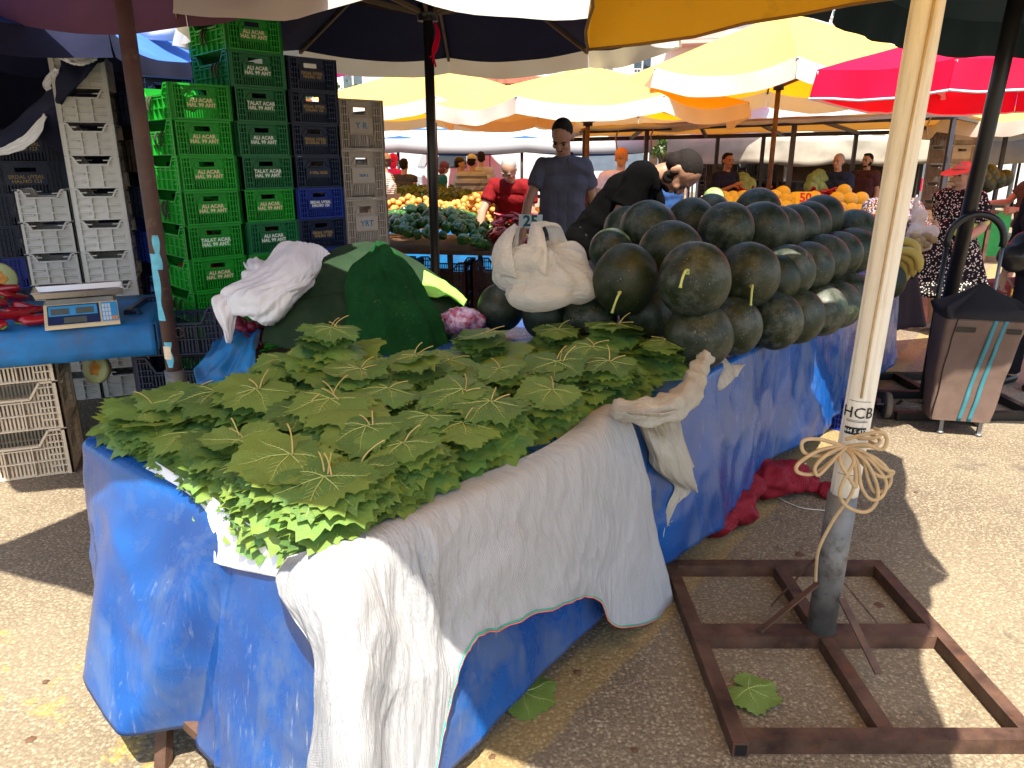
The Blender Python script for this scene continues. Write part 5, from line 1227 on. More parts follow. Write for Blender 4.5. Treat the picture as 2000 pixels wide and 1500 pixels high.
t=NT('clear_pink_bag'); co=t.coord(); t.bsdf(t.mix(t.ramp(t.noise(co,30,4,.6),[(.4,0),(.6,1)]),(.35,.05,.12),(.6,.45,.6)),.2,0,t.bump(t.noise(co,40,4),.6,.01),.7); tag(link('pink_bag',me,None,t.m),'crinkled clear bag of pink goods beside the first watermelon','bag')
# ---------------------------------------------------------------- pepper stall
def stall(name,label,c0,c1,depth,z,mt,front=None):
    """front edge from c0 to c1 (2D), going back by depth"""
    a=V((c0[0],c0[1],0)); b=V((c1[0],c1[1],0)); d=(b-a); L=d.length; rz=math.atan2(d.y,d.x)
    o=empty(name,a,rz,label,'stall table'); m=MB(); m.box((L/2,depth/2,z-.02),(L,depth,.04)); m.build('tabletop',MT[mt],o)
    for x in (.08,L/2,L-.08):
        for y in (.08,depth-.08):
            m=MB(); m.bar((x,y,z-.04),(x,y,0),.045,.045); m.build('leg',MT['rust'],o)
    if front: m=MB(); m.grid([[(x*L/20,-.012-.01*math.sin(x*1.3),zz) for x in range(21)] for zz in (z-.0,z-.2,z-front)]); m.build('skirt',MT['tarp_matte'],o)
    return o
stall('stall_table','dark wooden stall table holding the green and red peppers',(-1.75,7.15),(.55,6.75),1.5,.78,'darkwood')
for i,x in enumerate((-1.55,-.95,-.35)):
    for k in range(2):
        o=crate('plastic_crate',.4,.56,.33,'tall','cred'); o.location=(x+.28,7.3-.1*i,k*.335); o.rotation_euler=(0,0,R(80)); tag(o,'dark red-brown crate, %s of the %s pile under the pepper stall'%(('lower','upper')[k],('left','middle','right')[i]),'crate','crates under the pepper stall')
MT['gpep']=mat('green_pepper_skin',(.03,.105,.014),.3,.4,7,rand=.6,spec=.6); MT['onion']=mat('golden_onion_skin',(.55,.24,.05),.4,.25,9,rand=.3); MT['ymel']=mat('yellow_melon_skin',(.72,.62,.06),.5,.12,14,.15,50,rand=.2,col2=(.66,.6,.14))
def bell(sd):
    m=MB(); m.lathe([(.004,.03),(.02,.036),(.035,.032),(.042,.01),(.04,-.02),(.033,-.045),(.015,-.052),(.002,-.048)],20,fn=lambda a,z:1+.13*math.cos(4*a+sd)); return m.mesh('green_pepper',MT['gpep'])
st=MB(); st.tube([(0,0,.028),(.002,0,.045),(.008,0,.058)],[.012,.006,.006],7); ST_=st.mesh('stalk',MT['pgreen'])
BP=[bell(0),bell(1)]
def ball(r,mt,nm,sq=1.0):
    m=MB(); m.ell((0,0,0),(r,r,r*sq),nu=14,nv=9,fn=lambda p:1+.05*nz(p*2)); return m.mesh(nm,MT[mt])
rg=random.Random(21)
def heap(n,A,B,C,Dd,z0,hf,mk):
    """scatter over quad A,B (front) C,D(back) with height fn hf(s,t)"""
    for i in range(n):
        s=rg.random();t=rg.random()
        p=lerp(lerp(V(A),V(B),s),lerp(V(C),V(Dd),s),t); h=hf(s,t); mk(i,V((p.x,p.y,z0+h*rg.uniform(.72,1.0))))
def mkg(i,p):
    o=link('green_pepper',BP[i%2],None,None,p,(rg.uniform(-1.6,1.6),rg.uniform(-1.6,1.6),rg.uniform(0,6))); o.scale=(rg.uniform(.95,1.3),)*3; link('stalk',ST_,o); tag(o,'glossy dark green bell pepper heaped on the stall left of the red ones','pepper','green peppers on the stall')
bump2=lambda s,t:math.sin(PI*min(1,max(0,s*1.0)))**.6*math.sin(PI*(t*.8+.08))**.7
heap(290,(-1.7,7.15,0),(-.25,6.9,0),(-1.7,8.5,0),(-.1,8.4,0),.82,lambda s,t:.3*bump2(s,t),mkg)
def mkr(i,p):
    k=i%3; o=link('red_pepper',PEP[k][0],None,None,p,(rg.uniform(-.6,.6),rg.uniform(-.6,.6),rg.uniform(0,6))); link('stalk',PEP[k][1],o); tag(o,'dark red pepper heaped on the stall by the grey polo man','pepper','red peppers on the stall')
heap(170,(-.2,6.9,0),(1.0,6.7,0),(-.05,8.2,0),(1.1,7.2,0),.82,lambda s,t:.28*bump2(s*.7+.15,t),mkr)
hm_=stall('stall_table','long stall table with the heap of golden onions',(-2.0,9.1),(1.6,8.9),1.9,.78,'darkwood',.5) ; hm_['category']='stall table'
ON=[ball(.042,'onion','golden_onion',.95),ball(.036,'onion','golden_onion',.9)]
def mko(i,p): 
    o=link('golden_onion',ON[i%2],None,None,p,(rg.uniform(-1,1),rg.uniform(-1,1),0)); tag(o,'small golden onion in the heap in front of the dark red t-shirt man','onion','golden onions on the stall')
heap(300,(-1.9,9.15,0),(.5,9.0,0),(-1.9,9.9,0),(.4,10.2,0),.82,lambda s,t:.1+.3*bump2(s,t)*(.5+.5*math.sin(s*7)**2),mko)
m=MB()
for i in range(420):
    s=rg.random();t=rg.random(); p=lerp(V((-1.9,9.15,0)),V((.55,9.0,0)),s)+V((0,1.2*t,0)); m.ell((p.x,p.y,.81+(.1+.3*bump2(s,t)*(.5+.5*math.sin(s*7)**2))*.7*rg.random()),(.04,.04,.036),nu=8,nv=6)
tag(m.build('golden_onions',MT['onion']),'lower layers of the golden onion heap','onions',None,'stuff')
# price signs
def sign(label,loc,rz,w,h,txt,bg,fg,tilt=.25,size=None):
    o=empty('price_sign',loc,rz,label,'price sign'); o.rotation_euler=(-tilt,0,rz)
    m=MB(); m.box((0,0,h/2),(w,.008,h)); m.build('board',bg,o); m=MB(); m.bar((0,.004,.01),(0,.004,-.25),.012,.01); m.build('stake',MT['tanwood'],o)
    link('lettering',text_mesh(txt,size or h*.85,fg,.0012,.004),o,None,(0,-.006,h*.5),(PI/2,0,0)); return o
sign('grey-white price sign reading 25 in dark paint above the red peppers',at_t(1036,446,5.9),R(-4),.19,.11,'25',mat('pale_board',(.45,.55,.55),.5,.1),mat('dark_teal_paint',(.01,.06,.09),.5),.3,.12)
sign('yellow price sign reading 50 in red among the yellow melons',at_t(1573,399,8.9),R(3),.24,.15,'50',mat('yellow_board',(.85,.65,.03),.5,.05),mat('red_paint',(.6,.03,.03),.5),.25,.15)
# onion scale and box
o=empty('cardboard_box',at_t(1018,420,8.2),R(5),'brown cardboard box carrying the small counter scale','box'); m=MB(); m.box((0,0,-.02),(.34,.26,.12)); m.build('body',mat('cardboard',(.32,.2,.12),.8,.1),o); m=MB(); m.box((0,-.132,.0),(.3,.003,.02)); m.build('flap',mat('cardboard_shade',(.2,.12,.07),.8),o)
o=empty('weighing_scale',at_t(1018,402,8.2),R(5),'small beige counter scale on the cardboard box by the onions','scale'); m=MB(); m.prism([(-.12,-.05),(.12,-.05),(.1,.02),(-.12,.03)],.28,Matrix(((0,0,1,-.14),(-1,0,0,0),(0,1,0,0),(0,0,0,1)))); m.build('body',bpy.data.materials['cream_plastic'],o); m=MB(); m.box((0,-.0,.045),(.3,.25,.02)); m.build('tray',MT['steel'],o); m=MB(); m.box((-.04,-.125,-.015),(.14,.01,.04)); m.build('display',MT['lblack'],o)
o=empty('plastic_tray',at_t(950,385,9.4),.2,'bright yellow plastic sheet lying on the onions','sheet'); m=MB(); m.grid(surf([[V((-.2,-.12,0)),V((0,-.14,.02)),V((.25,-.1,0))],[V((-.18,.02,.06)),V((.02,.0,.07)),V((.27,.03,.04))],[V((-.16,.14,.02)),V((.05,.16,.0)),V((.3,.15,.01))]],14,14)); q=m.build('sheet',mat('yellow_plastic',(.8,.6,.03),.5),o); solid(q,.003,0)
m=MB(); m.ell(at_t(770,430,8.2),(.13,.1,.1)); me=blob_mesh('pink_bag',m,.015,2)
wrinkle(me,lambda p:.03*nz(p*9))
tag(link('pink_bag',me,None,mat('pink_netting',(.5,.04,.25),.5,.3,25)),'bright pink net bag left of the green pepper heap','bag')
# greens behind
m=MB()
for i in range(2600):
    s=rg.random(); p=V((lerp(-2.6,-.2,s),lerp(10.6,12.2,rg.random()),.8+.42*rg.random()*math.sin(PI*s*.94+.1)**.5))
    rz=rg.uniform(0,6.28); L=rg.uniform(.05,.1); M_=Matrix.Translation(p)@Euler((rg.uniform(-1,1),rg.uniform(-1,1),rz)).to_matrix().to_4x4()
    m.add([(-L*.4,0,0),(0,L*.5,.01),(L*.4,0,0),(0,-L*.6,0)],[(0,1,2,3)],0,False,M_)
tag(m.build('leafy_greens',leafm('herb_leaf',.55,.2)),'dark leafy greens heaped on the stall beyond the onions','greens',None,'stuff')
stall('stall_table','stall table under the heap of dark leafy greens',(-2.8,10.5),(-.1,10.5),1.9,.8,'darkwood',.5)
# ---------------------------------------------------------------- yellow melons, red peppers and greens on the far right stall
stall('stall_table','blue skirted stall table with the yellow melons and price sign 50',(1.9,8.9),(5.0,8.9),1.6,.8,'darkwood',.45)
YM=[ball(.105,'ymel','yellow_melon',.92),ball(.095,'ymel','yellow_melon',1.05)]
pts=[(1412,388),(1430,388),(1452,387),(1472,388),(1492,385),(1512,386),(1528,378),(1534,393),(1552,390),(1515,402),(1535,407),(1555,404),(1438,400),(1422,398),(1410,400),(1460,402),(1480,404),(1590,388),(1634,390),(1648,375),(1660,391),(1682,390),(1641,410),(1663,412),(1680,414),(1612,400),(1496,402),(1573,400)]
for i,(u,v) in enumerate(pts):
    o=link('yellow_melon',YM[i%2],None,None,at_t(u,v,9.4-(v-380)*.012),(rg.uniform(-.5,.5),rg.uniform(-.5,.5),rg.uniform(0,6))); tag(o,'round yellow melon in the row along the far stall','melon','yellow melons on the far stall')
for i in range(120):
    a=i%2; u=rg.uniform(1440,1500) if a else rg.uniform(1580,1650); v=rg.uniform(372,392)
    o=link('red_pepper',PEP[i%3][0],None,None,at_t(u,v,10.4),(rg.uniform(-.6,.6),rg.uniform(-.6,.6),rg.uniform(0,6))); o.scale=(.8,)*3; tag(o,'red pepper in a heap behind the yellow melons','pepper','red peppers behind the yellow melons')
stall('stall_table','stall table behind the yellow melons with red peppers and cabbages',(2.6,10.2),(6.6,10.2),1.4,.82,'darkwood')
MT['cab']=mat('cabbage_leaf',(.22,.36,.14),.6,.35,12,.4,25,rand=.3)
CB=[ball(.12,'cab','cabbage',.9)]
cp=[(1440,372),(1448,362),(1456,374),(1462,360),(1450,350),(1590,352),(1600,345),(1598,362),(1612,350),(1585,366),(1610,368)]
for u,v in cp: tag(link('cabbage',CB[0],None,None,at_t(u,v,11.2),(rg.random(),rg.random(),0)),'pale green cabbage in a pile behind the red peppers','cabbage','cabbages on the far stall')
for u,v in ((1908,352),(1922,350),(1938,348),(1950,352),(1915,342),(1932,338),(1962,348),(1928,360)): tag(link('watermelon',MM[0],None,None,at_t(u,v,12),None),'far green watermelon heaped on the green skirted stall at right','watermelon','watermelons on the far right stall')
gs=empty('stall_table',at_z(1925,440,0.0)*0+V((7.1,12.0,0)),0,'far stall table with a bright green skirt at the right','stall table'); m=MB(); m.box((0,.5,.78),(1.6,1.1,.04)); m.build('tabletop',MT['darkwood'],gs); m=MB(); m.grid([[(lerp(-.8,.8,i/16),-.06-.02*math.sin(i*1.3),z) for i in range(17)] for z in (.8,.5,.1)]); m.build('skirt',mat('green_cloth',(.02,.25,.06),.7,.2),gs)
for x in (-.7,.7):
    m=MB(); m.bar((x,.5,.76),(x,.5,0),.04,.04); m.build('leg',MT['rust'],gs)
o=empty('bucket',at_t(1388,400,7.6)-V((0,0,.08)),0,'blue bucket with a white rim beside the bending man','bucket'); m=MB(); m.lathe([(.075,0),(.1,.16),(.094,.16),(.07,.01)],20); m.build('body',MT['cblue'],o); m=MB(); m.lathe([(.101,.15),(.104,.16),(.101,.168),(.094,.168)],20); m.build('rim',MT['white'],o)
tag(link('cabbage',CB[0],None,None,at_t(1395,385,8.2)),'round green cabbage above the blue bucket','cabbage')
# ---------------------------------------------------------------- bags held by the women
def softbag(name,label,pts,mt,vox=.013,amp=.02,freq=12,cat='bag'):
    m=MB()
    for u,v,t,r in pts: m.ell(at_t(u,v,t),r)
    me=blob_mesh(name,m,vox,5)
    wrinkle(me,lambda p:amp*nz((p.x*freq,p.y*freq,p.z*freq*.5))+amp*.4*nz(p*freq*3))
    return tag(link(name,me,None,mt),label,cat)
t=NT('clear_bag'); co=t.coord(); t.bsdf((.72,.62,.56),.2,0,t.bump(t.noise(t.mapping(co,(1,1,.4)),40,4),.5,.01),.6,.45,(.8,.7,.62)); 
softbag('clear_bag','clear plastic bag of potatoes held up by the woman in the floral blouse',[(1797,478,5.6,(.085,.07,.05)),(1792,455,5.6,(.08,.06,.07)),(1815,455,5.6,(.07,.06,.06)),(1795,425,5.6,(.06,.04,.08)),(1788,400,5.6,(.028,.025,.09))],t.m,.012,.015,18)
m=MB()
for u,v in ((1785,462),(1800,470),(1812,462),(1795,480),(1808,478),(1822,468),(1790,472)): m.ell(at_t(u,v,5.53),(.035,.03,.03),nu=10,nv=8)
tag(m.build('potatoes',mat('potato_skin',(.3,.19,.09),.7,.2,20)),'potatoes in the bottom of the clear bag','potatoes',None,'stuff')
softbag('yellow_bag','yellow-green plastic bag hanging at the side of the woman in the dotted dress',[(1885,450,6.75,(.15,.1,.08)),(1905,435,6.75,(.12,.1,.12)),(1900,400,6.75,(.09,.08,.14)),(1896,370,6.75,(.05,.05,.13))],mat('yellow_green_plastic',(.62,.68,.12),.4,.12,6,trans=.35),.016,.03,7)
softbag('handbag','black handbag of the person at the right edge',[(1990,500,5.0,(.13,.1,.09)),(2010,480,5.0,(.12,.1,.12)),(1980,515,5.0,(.07,.06,.06))],MT['black'],.016,.02,6)
o=empty('waist_bag',at_t(762,388,10.2),.4,'brown shoulder bag against the striped top of the woman by the grey crates','bag'); m=MB(); m.box((0,-.15,0),(.22,.07,.14)); m.build('body',mat('brown_leather',(.07,.035,.02),.5,.2),o); m=MB(); m.bar((-.1,-.15,.07),(-.14,-.02,.42),.02,.01); m.build('strap',mat('strap_leather',(.05,.025,.015),.5),o)
# ---------------------------------------------------------------- shopping trolley
ct=empty('shopping_trolley',(2.72,4.25,0),R(-14),'brown two-striped shopping trolley with black handle parked by the table','trolley')
t=NT('brown_canvas'); co=t.coord(); t.bsdf(t.mix(t.ramp(t.noise(co,5,5),[(.3,0),(.7,1)]),(.1,.064,.05),(.15,.1,.08)),.75,0,t.bump(t.noise(co,14,5),.35,.01),.25); cv=t.m
def bagsec(f): # f 0 bottom..1 top -> half width, half depth, centre offsets
    return lerp(.165,.215,f**.8), lerp(.11,.14,f), 
g=[]
for i in range(17):
    f=i/16; hw,hd=bagsec(f); z=lerp(.1,.72,f); row=[]
    for j in range(48):
        a=2*PI*j/48; c_,s_=math.cos(a),math.sin(a); k=.22
        x=math.copysign(abs(c_)**k,c_)*hw; y=math.copysign(abs(s_)**k,s_)*hd
        d=.012*nz((x*7,y*7,z*6))+.012*nz((x*14,y*14,z*12))
        row.append((x*(1+d*3)+.035*(f-.4),y*(1+d*4)+.02*math.sin(f*3),z))
    g.append(row)
m=MB(); m.grid(g,close=True); m.add(g[0],[tuple(range(48))[::-1]]); bg=m.build('bag',cv,ct); bg.data.materials.append(MT['black'])
top=[]
for i,(dz,kx,ky) in enumerate(((0,1,1),(.03,1.12,1.04),(.06,1.02,.8),(.1,.72,.55),(.14,.38,.3),(.185,.1,.08))): top.append([(p[0]*kx-.0+.02*(i>2),p[1]*ky+.01*i,.715+dz+(.012*math.sin(j*.9) if 0<i<4 else 0)+.03*(abs(p[0])>.15)*(i==1)) for j,p in enumerate(g[-1])])
m=MB(); m.grid(top,close=True); m.build('flap',mat('black_canvas',(.008,.006,.007),.8,.2,9,.3,20),ct)
def onfront(x,f,o=.004):
    hw,hd=bagsec(f); z=lerp(.1,.72,f); y=-hd
    d=.012*nz((x*7,y*7,z*6))+.012*nz((x*14,y*14,z*12)); return V((x*(1+d*3)+.035*(f-.4),y*(1+d*4)+.02*math.sin(f*3)-o,z))
tl=mat('teal_stripe',(.03,.16,.2),.6,.1)
for x0 in (.0,.055):
    m=MB(); m.grid([[onfront(x0+dx+.055*(f/24-.45),f/24,.005) for dx in (0,.011,.022)] for f in range(25)]); o=m.build('stripe',tl,ct); solid(o,.002,0)
for x in (-.17,):
    m=MB(); m.tube([onfront(x+.012,f/16,.002) for f in range(17)],.003,5); m.build('seam',MT['black'],ct)
for x0,x1 in ((-.15,-.05),(.11,.18)):
    m=MB(); m.grid([[onfront(lerp(x0,x1,k/4),f,.005) for k in range(5)] for f in (.88,.93)]); m.build('strap',MT['black'],ct)
for x in (-.1,.11):
    m=MB(); m.bar((x,-.06,.11),(x,-.06,.012),.022,.022); m.cyl((x,-.06,0),(x,-.06,.016),.022,.02,12); m.build('foot',MT['steel'],ct)
hx0,hx1=-.17,.13
for x in (hx0,hx1):
    m=MB(); m.cyl((x,.16,.15),(x+.01,.2,1.13),.016 if x<0 else .011,.014 if x<0 else .01,10); m.build('handle_tube',MT['black'] if x<0 else MT['steel'],ct)
m=MB(); m.tube([(lerp(hx0,hx1,.5)+.01+.15*math.cos(a),.2,1.13+.15*math.sin(a)*1.05) for a in [PI*1.06-i*PI*1.12/16 for i in range(17)]],.021,12); m.build('handle_grip',MT['black'],ct)
m=MB(); m.cyl((-.42,.16,.09),(.2,.16,.09),.008,.008,8); m.build('axle',MT['steel'],ct)
def wheel(x):
    m=MB(); M_=Matrix.Translation((x,.16,.085))@Matrix.Rotation(PI/2,4,'Y'); m.lathe([(.062,-.018),(.08,-.018),(.085,-.01),(.085,.01),(.08,.018),(.062,.018),(.062,-.018)],28,M_); w=m.build('wheel',mat('tyre',(.12,.1,.075),.8,.2) if 'tyre' not in bpy.data.materials else bpy.data.materials['tyre'],ct)
    m=MB(); m.lathe([(.0,.02),(.02,.02),(.02,-.02),(.0,-.02)],14,M_)
    for k in range(6):
        a=k*PI/3; m.bar((x,.16+.015*math.cos(a),.085+.015*math.sin(a)),(x,.16+.066*math.cos(a+.5),.085+.066*math.sin(a+.5)),.02,.012)
    m.build('rim',MT['black'],w)
wheel(-.36); wheel(.16)
m=MB(); m.bar((-.3,.16,.1),(-.3,.05,.16),.012,.012); m.bar((-.3,.05,.16),(.1,.05,.12),.012,.012); m.build('chassis',MT['black'],ct)
# wooden crate on the ground behind the trolley
o=empty('fruit_box',at_z(1950,612,.0)+V((.1,0,0)),R(20),'shallow red and yellow wooden box on the ground behind the trolley','box')
for a,b,mt in (((-.3,-.2),(.3,-.2),'yw'),((-.3,.2),(.3,.2),'rw'),((-.3,-.2),(-.3,.2),'rw'),((.3,-.2),(.3,.2),'rw')):
    m=MB(); m.bar((a[0],a[1],.3+.001*(a[0]==b[0])),(b[0],b[1],.3+.001*(a[0]==b[0])),.02,.1); m.build('side',mat('yellow_wood',(.6,.4,.05),.6) if mt=='yw' else mat('red_wood',(.16,.04,.05),.6),o)
m=MB(); m.box((0,0,.255),(.58,.38,.012)); m.build('bottom',MT['tanwood'],o)
for x,y in ((-.27,-.17),(.27,-.17),(-.27,.17),(.27,.17)):
    m=MB(); m.bar((x,y,.25),(x,y,0),.025,.025); m.build('leg',MT['tanwood'],o)
MT['dksteel']=mat('dark_steel_paint',(.03,.03,.038),.5,.2,8)
# ---------------------------------------------------------------- ground
m=MB(); 
m.grid([[V((x,y,0)) for x in (-400,-60,-15,-6,0,6,15,60,400)] for y in (-60,-10,0,4,8,16,40,120,600)],smooth=False)
tag(m.build('ground',MT['asphalt']),kind='structure')
# ---------------------------------------------------------------- umbrellas beyond
YG='yellow and white market umbrellas'
umbrella('market_umbrella','yellow-topped white-edged umbrella, the big one in front at centre right',(3.2,9.5),octa(3.2,9.5,1.95,2.53,-PI/2-.25),(3.2,9.5,3.25),MT['yel'],.2,MT['valw'],pr=.03,pm='rust',sag=.06,scal=.1,group=YG)
umbrella('market_umbrella','yellow umbrella above the grey polo man',(1.0,10.3),octa(1.0,10.3,2.05,2.25,.3),(1.0,10.3,2.75),MT['yel'],.17,MT['valw'],pr=.03,pm='rust',sag=.06,scal=.08,group=YG)
umbrella('market_umbrella','yellow umbrella behind the grey crates at left',(-1.2,12.2),octa(-1.2,12.2,2.3,2.36,.1),(-1.2,12.2,3.0),MT['yel'],.17,MT['valw'],pr=.03,pm='rust',sag=.06,scal=.08,group=YG)
umbrella('market_umbrella','pale yellow umbrella low at the far right edge',(8.6,12.5),octa(8.6,12.5,2.0,2.2,.2),(8.6,12.5,2.5),MT['yel'],.2,MT['valw'],pr=.03,pm='black',group=YG)
ru=umbrella('market_umbrella','bright red umbrella with white piping at the right',(5.15,7.5),[(2.72,7.1,2.36),(3.5,6.3,2.36),(4.4,5.8,2.38),(6.8,6.4,2.36),(7.2,8.0,2.36),(5.7,8.9,2.36),(4.3,8.6,2.34)],(5.15,7.4,3.0),MT['red'],.24,pr=.02,pm='steel',sag=.04,scal=.04,ribm='white',struts=False)
for ch in list(ru.children):
    if ch.name.startswith('valance'):
        # white piping along the lower edge of the valance
        vs=[v.co.copy() for v in ch.data.vertices]; n=13
        for k in range(7):
            m=MB(); m.tube([vs[k*65+4*13+t] for t in range(13)],.011,6); m.build('piping',MT['piping'],ru)
umbrella('market_umbrella','plain pink-red umbrella far behind the yellow ones',(3.6,15.5),octa(3.6,15.5,1.6,2.95,.2),(3.6,15.5,3.55),MT['pink'],.15,MT['whiteout'],pr=.02,pm='steel',ribs=False)
umbrella('market_umbrella','magenta parasol high behind the grey crate stack',(-4.2,12.8),octa(-4.2,12.8,1.9,3.3,.1),(-4.2,12.8,3.9),MT['magenta'],.25,pr=.02,pm='steel',ribs=False)
for i,(x,y,r,z,mt,lb) in enumerate(((-3.6,19,1.2,1.95,'pink','small pink and white parasol by the far stalls'),(-2.2,20,1.5,2.05,'red','small red parasol in the far row, left one'),(-.6,21,1.3,2.05,'red','small red parasol in the far row by the white truck'))):
    umbrella('parasol',lb,(x,y),octa(x,y,r,z,.2),(x,y,z+.45),MT[mt],.15,MT['pink'] if mt=='pink' else None,pr=.02,pm='steel',ribs=False,cat='parasol')
umbrella('market_umbrella','blue tent canopy at the far right edge',(9.9,15),octa(9.9,15,2.3,2.35,.78,4),(9.9,15,3.1),MT['bluecan'],.25,MT['navyin'],pr=.025,pm='black',ribs=False)
umbrella('market_umbrella','pale blue-white tent behind the metal frame stall',(5.6,17.5),octa(5.6,17.5,2.6,2.6,.3),(5.6,17.5,3.5),MT['whiteout'],.2,pr=.03,pm='steel',ribs=False)
umbrella('market_umbrella','pale blue-white tent behind the grey polo man',(1.4,17.5),octa(1.4,17.5,1.9,2.1,.3),(1.4,17.5,2.7),MT['whiteout'],.2,MT['valw'],pr=.03,pm='steel',ribs=False)
# striped awning
t=NT('striped_awning_cloth'); co=t.coord(); sep=t.n('ShaderNodeSeparateXYZ'); t.l(co,sep.inputs[0]); f=t.math('FRACT',t.math('ADD',t.math('MULTIPLY',sep.outputs[1],.9),t.math('MULTIPLY',sep.outputs[2],-2.6))); t.bsdf(t.mix(t.ramp(f,[(.55,0),(.58,1),(.8,1),(.83,0)]),(.5,.51,.53),(.03,.1,.28)),.8,0,None,.2,.25)
aw=empty('striped_awning',(-4.8,15.5,0),0,'white awning with blue stripes across the far stalls','awning')
m=MB(); m.grid([[(lerp(0,7.6,i/24),y,2.02+.12*y-.07*abs(math.sin(i/24*PI*3))*(y<.6)+.0*i) for i in range(25)] for y in (0,.3,.6,1.2,2.0,2.8)]); m.grid([[(lerp(0,7.6,i/24),-.02-.02*math.sin(i),2.02-.07*abs(math.sin(i/24*PI*3))-z) for i in range(25)] for z in (0,.12,.3)]); o=m.build('cloth',t.m,aw); solid(o,.01,0)
for x in (.1,2.5,5.0,7.5):
    m=MB(); m.cyl((x,.1,0),(x,.1,2.0),.03,.03,8); m.build('post',MT['black'],aw)
# metal frame stall with tan tarp roof
fs=empty('frame_stall',(0,0,0),0,'grey steel frame stall with a tan tarpaulin roof across the middle distance','stall')
A=at_t(1142,262,11.2); Bp=at_t(1872,226,10.2); C=at_t(1285,276,13.6); Dp=at_t(1768,250,13.2)
A2=V((A.x,A.y,2.0));B2=V((Bp.x,Bp.y,2.16));C2=V((C.x-1.9,C.y,1.93));D2=V((Dp.x+2.0,Dp.y,2.1))
m=MB(); m.grid([[lerp(lerp(A2,B2,i/30),lerp(C2,D2,i/30),j/8)+V((0,0,.05+.02*nz((i*.5,j*.6,1)))) for i in range(31)] for j in range(-1,9)]); o=m.build('roof',MT['tan'],fs); solid(o,.01,0)
m=MB(); m.grid([[lerp(A2,B2,i/30)+V((0,-.33,.07-.07*z-.02*abs(math.sin(i*.8)))) for i in range(31)] for z in (0,1)]); o=m.build('roof_edge',MT['whiteout'],fs); solid(o,.006,0)
for p,q in ((A2,B2),(C2,D2)):
    m=MB(); m.bar(p,q,.06,.07); m.build('beam',MT['dksteel'],fs)
for i in range(7):
    f=i/6; m=MB(); m.bar(lerp(A2,B2,f)+V((0,.03,-.01)),lerp(C2,D2,f)+V((0,-.03,-.01)),.045,.05); m.build('rafter',MT['dksteel'],fs)
for p in (lerp(A2,B2,.18),lerp(A2,B2,.585),lerp(A2,B2,.99),lerp(C2,D2,.36),lerp(C2,D2,.46),lerp(C2,D2,.66),A2,lerp(C2,D2,.98)):
    m=MB(); m.bar((p.x,p.y,p.z-.03),(p.x,p.y,0),.06,.06); m.build('post',MT['dksteel'],fs)
for f,s in ((.2,1),(.1,1),(.93,1)):
    p=lerp(A2,B2,f); m=MB(); m.tube([p+V((0,-.05,.05)),p+V((-.06,-.08,-.12)),p+V((-.03,-.08,-.3))],.012,5); m.build('rope',MT['rope'],fs)
# beige tarp stall behind
bs=empty('tarp_stall',(3.6,15.0,0),0,'beige tarpaulin stall with a deep drooping front behind the steel frame stall','stall')
m=MB(); m.grid([[(lerp(-.6,6.4,i/40),y,2.02+.28*math.sin(min(1,y/2)*1.5)+.05*math.sin(i*.9)*(y<.5)) for i in range(41)] for y in (0,.3,.8,1.4,2.2)]); o=m.build('roof',MT['valw'],bs); solid(o,.01,0)
m=MB(); m.grid([[(lerp(-.6,6.4,i/60),-.03+.05*math.sin(i*.7)*z+.06*nz((i*.2,z*2,1)),2.02-.5*z-.07*math.sin(i/60*PI*4)**2*z) for i in range(61)] for z in (0,.2,.4,.6,.8,1)]); o=m.build('front_sheet',MT['beige'],bs); solid(o,.01,0)
for x in (-.5,1.8,4,6.3):
    m=MB(); m.bar((x,.15,2),(x,.15,0),.06,.06); m.build('post',MT['steel'],bs)
# dark back of that stall and stacked crates in the distance
stack((4.35,14.2,0),R(10),.6,.4,.3,[('cblack',)]*5,'far black stack by the hands-at-chest man','tall'); stack((4.95,13.6,0),R(8),.6,.4,.3,[('cblack',)]*4,'far black stack under the beige tarpaulin','tall'); stack((5.75,13.2,0),R(8),.62,.4,.28,[('cgrey',)]*4,'far grey stack under the beige tarpaulin','tall'); stack((3.45,13.6,0),R(6),.5,.4,.3,[('cbrown',)]*5,'far brown stack behind the navy t-shirt man','tall')
stack((7.3,13.0,0),R(8),.62,.45,.3,[('cgrey',)]*8,'tall far grey stack behind the white pole','tall')
bk=empty('back_cloth',(4.2,16.4,0),0,'dark brown backdrop cloth hanging inside the beige tarpaulin stall','cloth'); m=MB(); m.grid([[(lerp(0,4.6,i/20),.05*math.sin(i),z) for i in range(21)] for z in (.2,.9,1.5)]); o=m.build('cloth',mat('dark_brown_cloth',(.05,.03,.02),.9,.4,3),bk); solid(o,.01,0); m=MB(); m.cyl((0,.03,1.5),(4.6,.03,1.5),.02,.02,8); m.build('rail',MT['steel'],bk)
for x in (.1,4.5):
    m=MB(); m.cyl((x,.03,0),(x,.03,1.48),.02,.02,8); m.build('post',MT['steel'],bk)
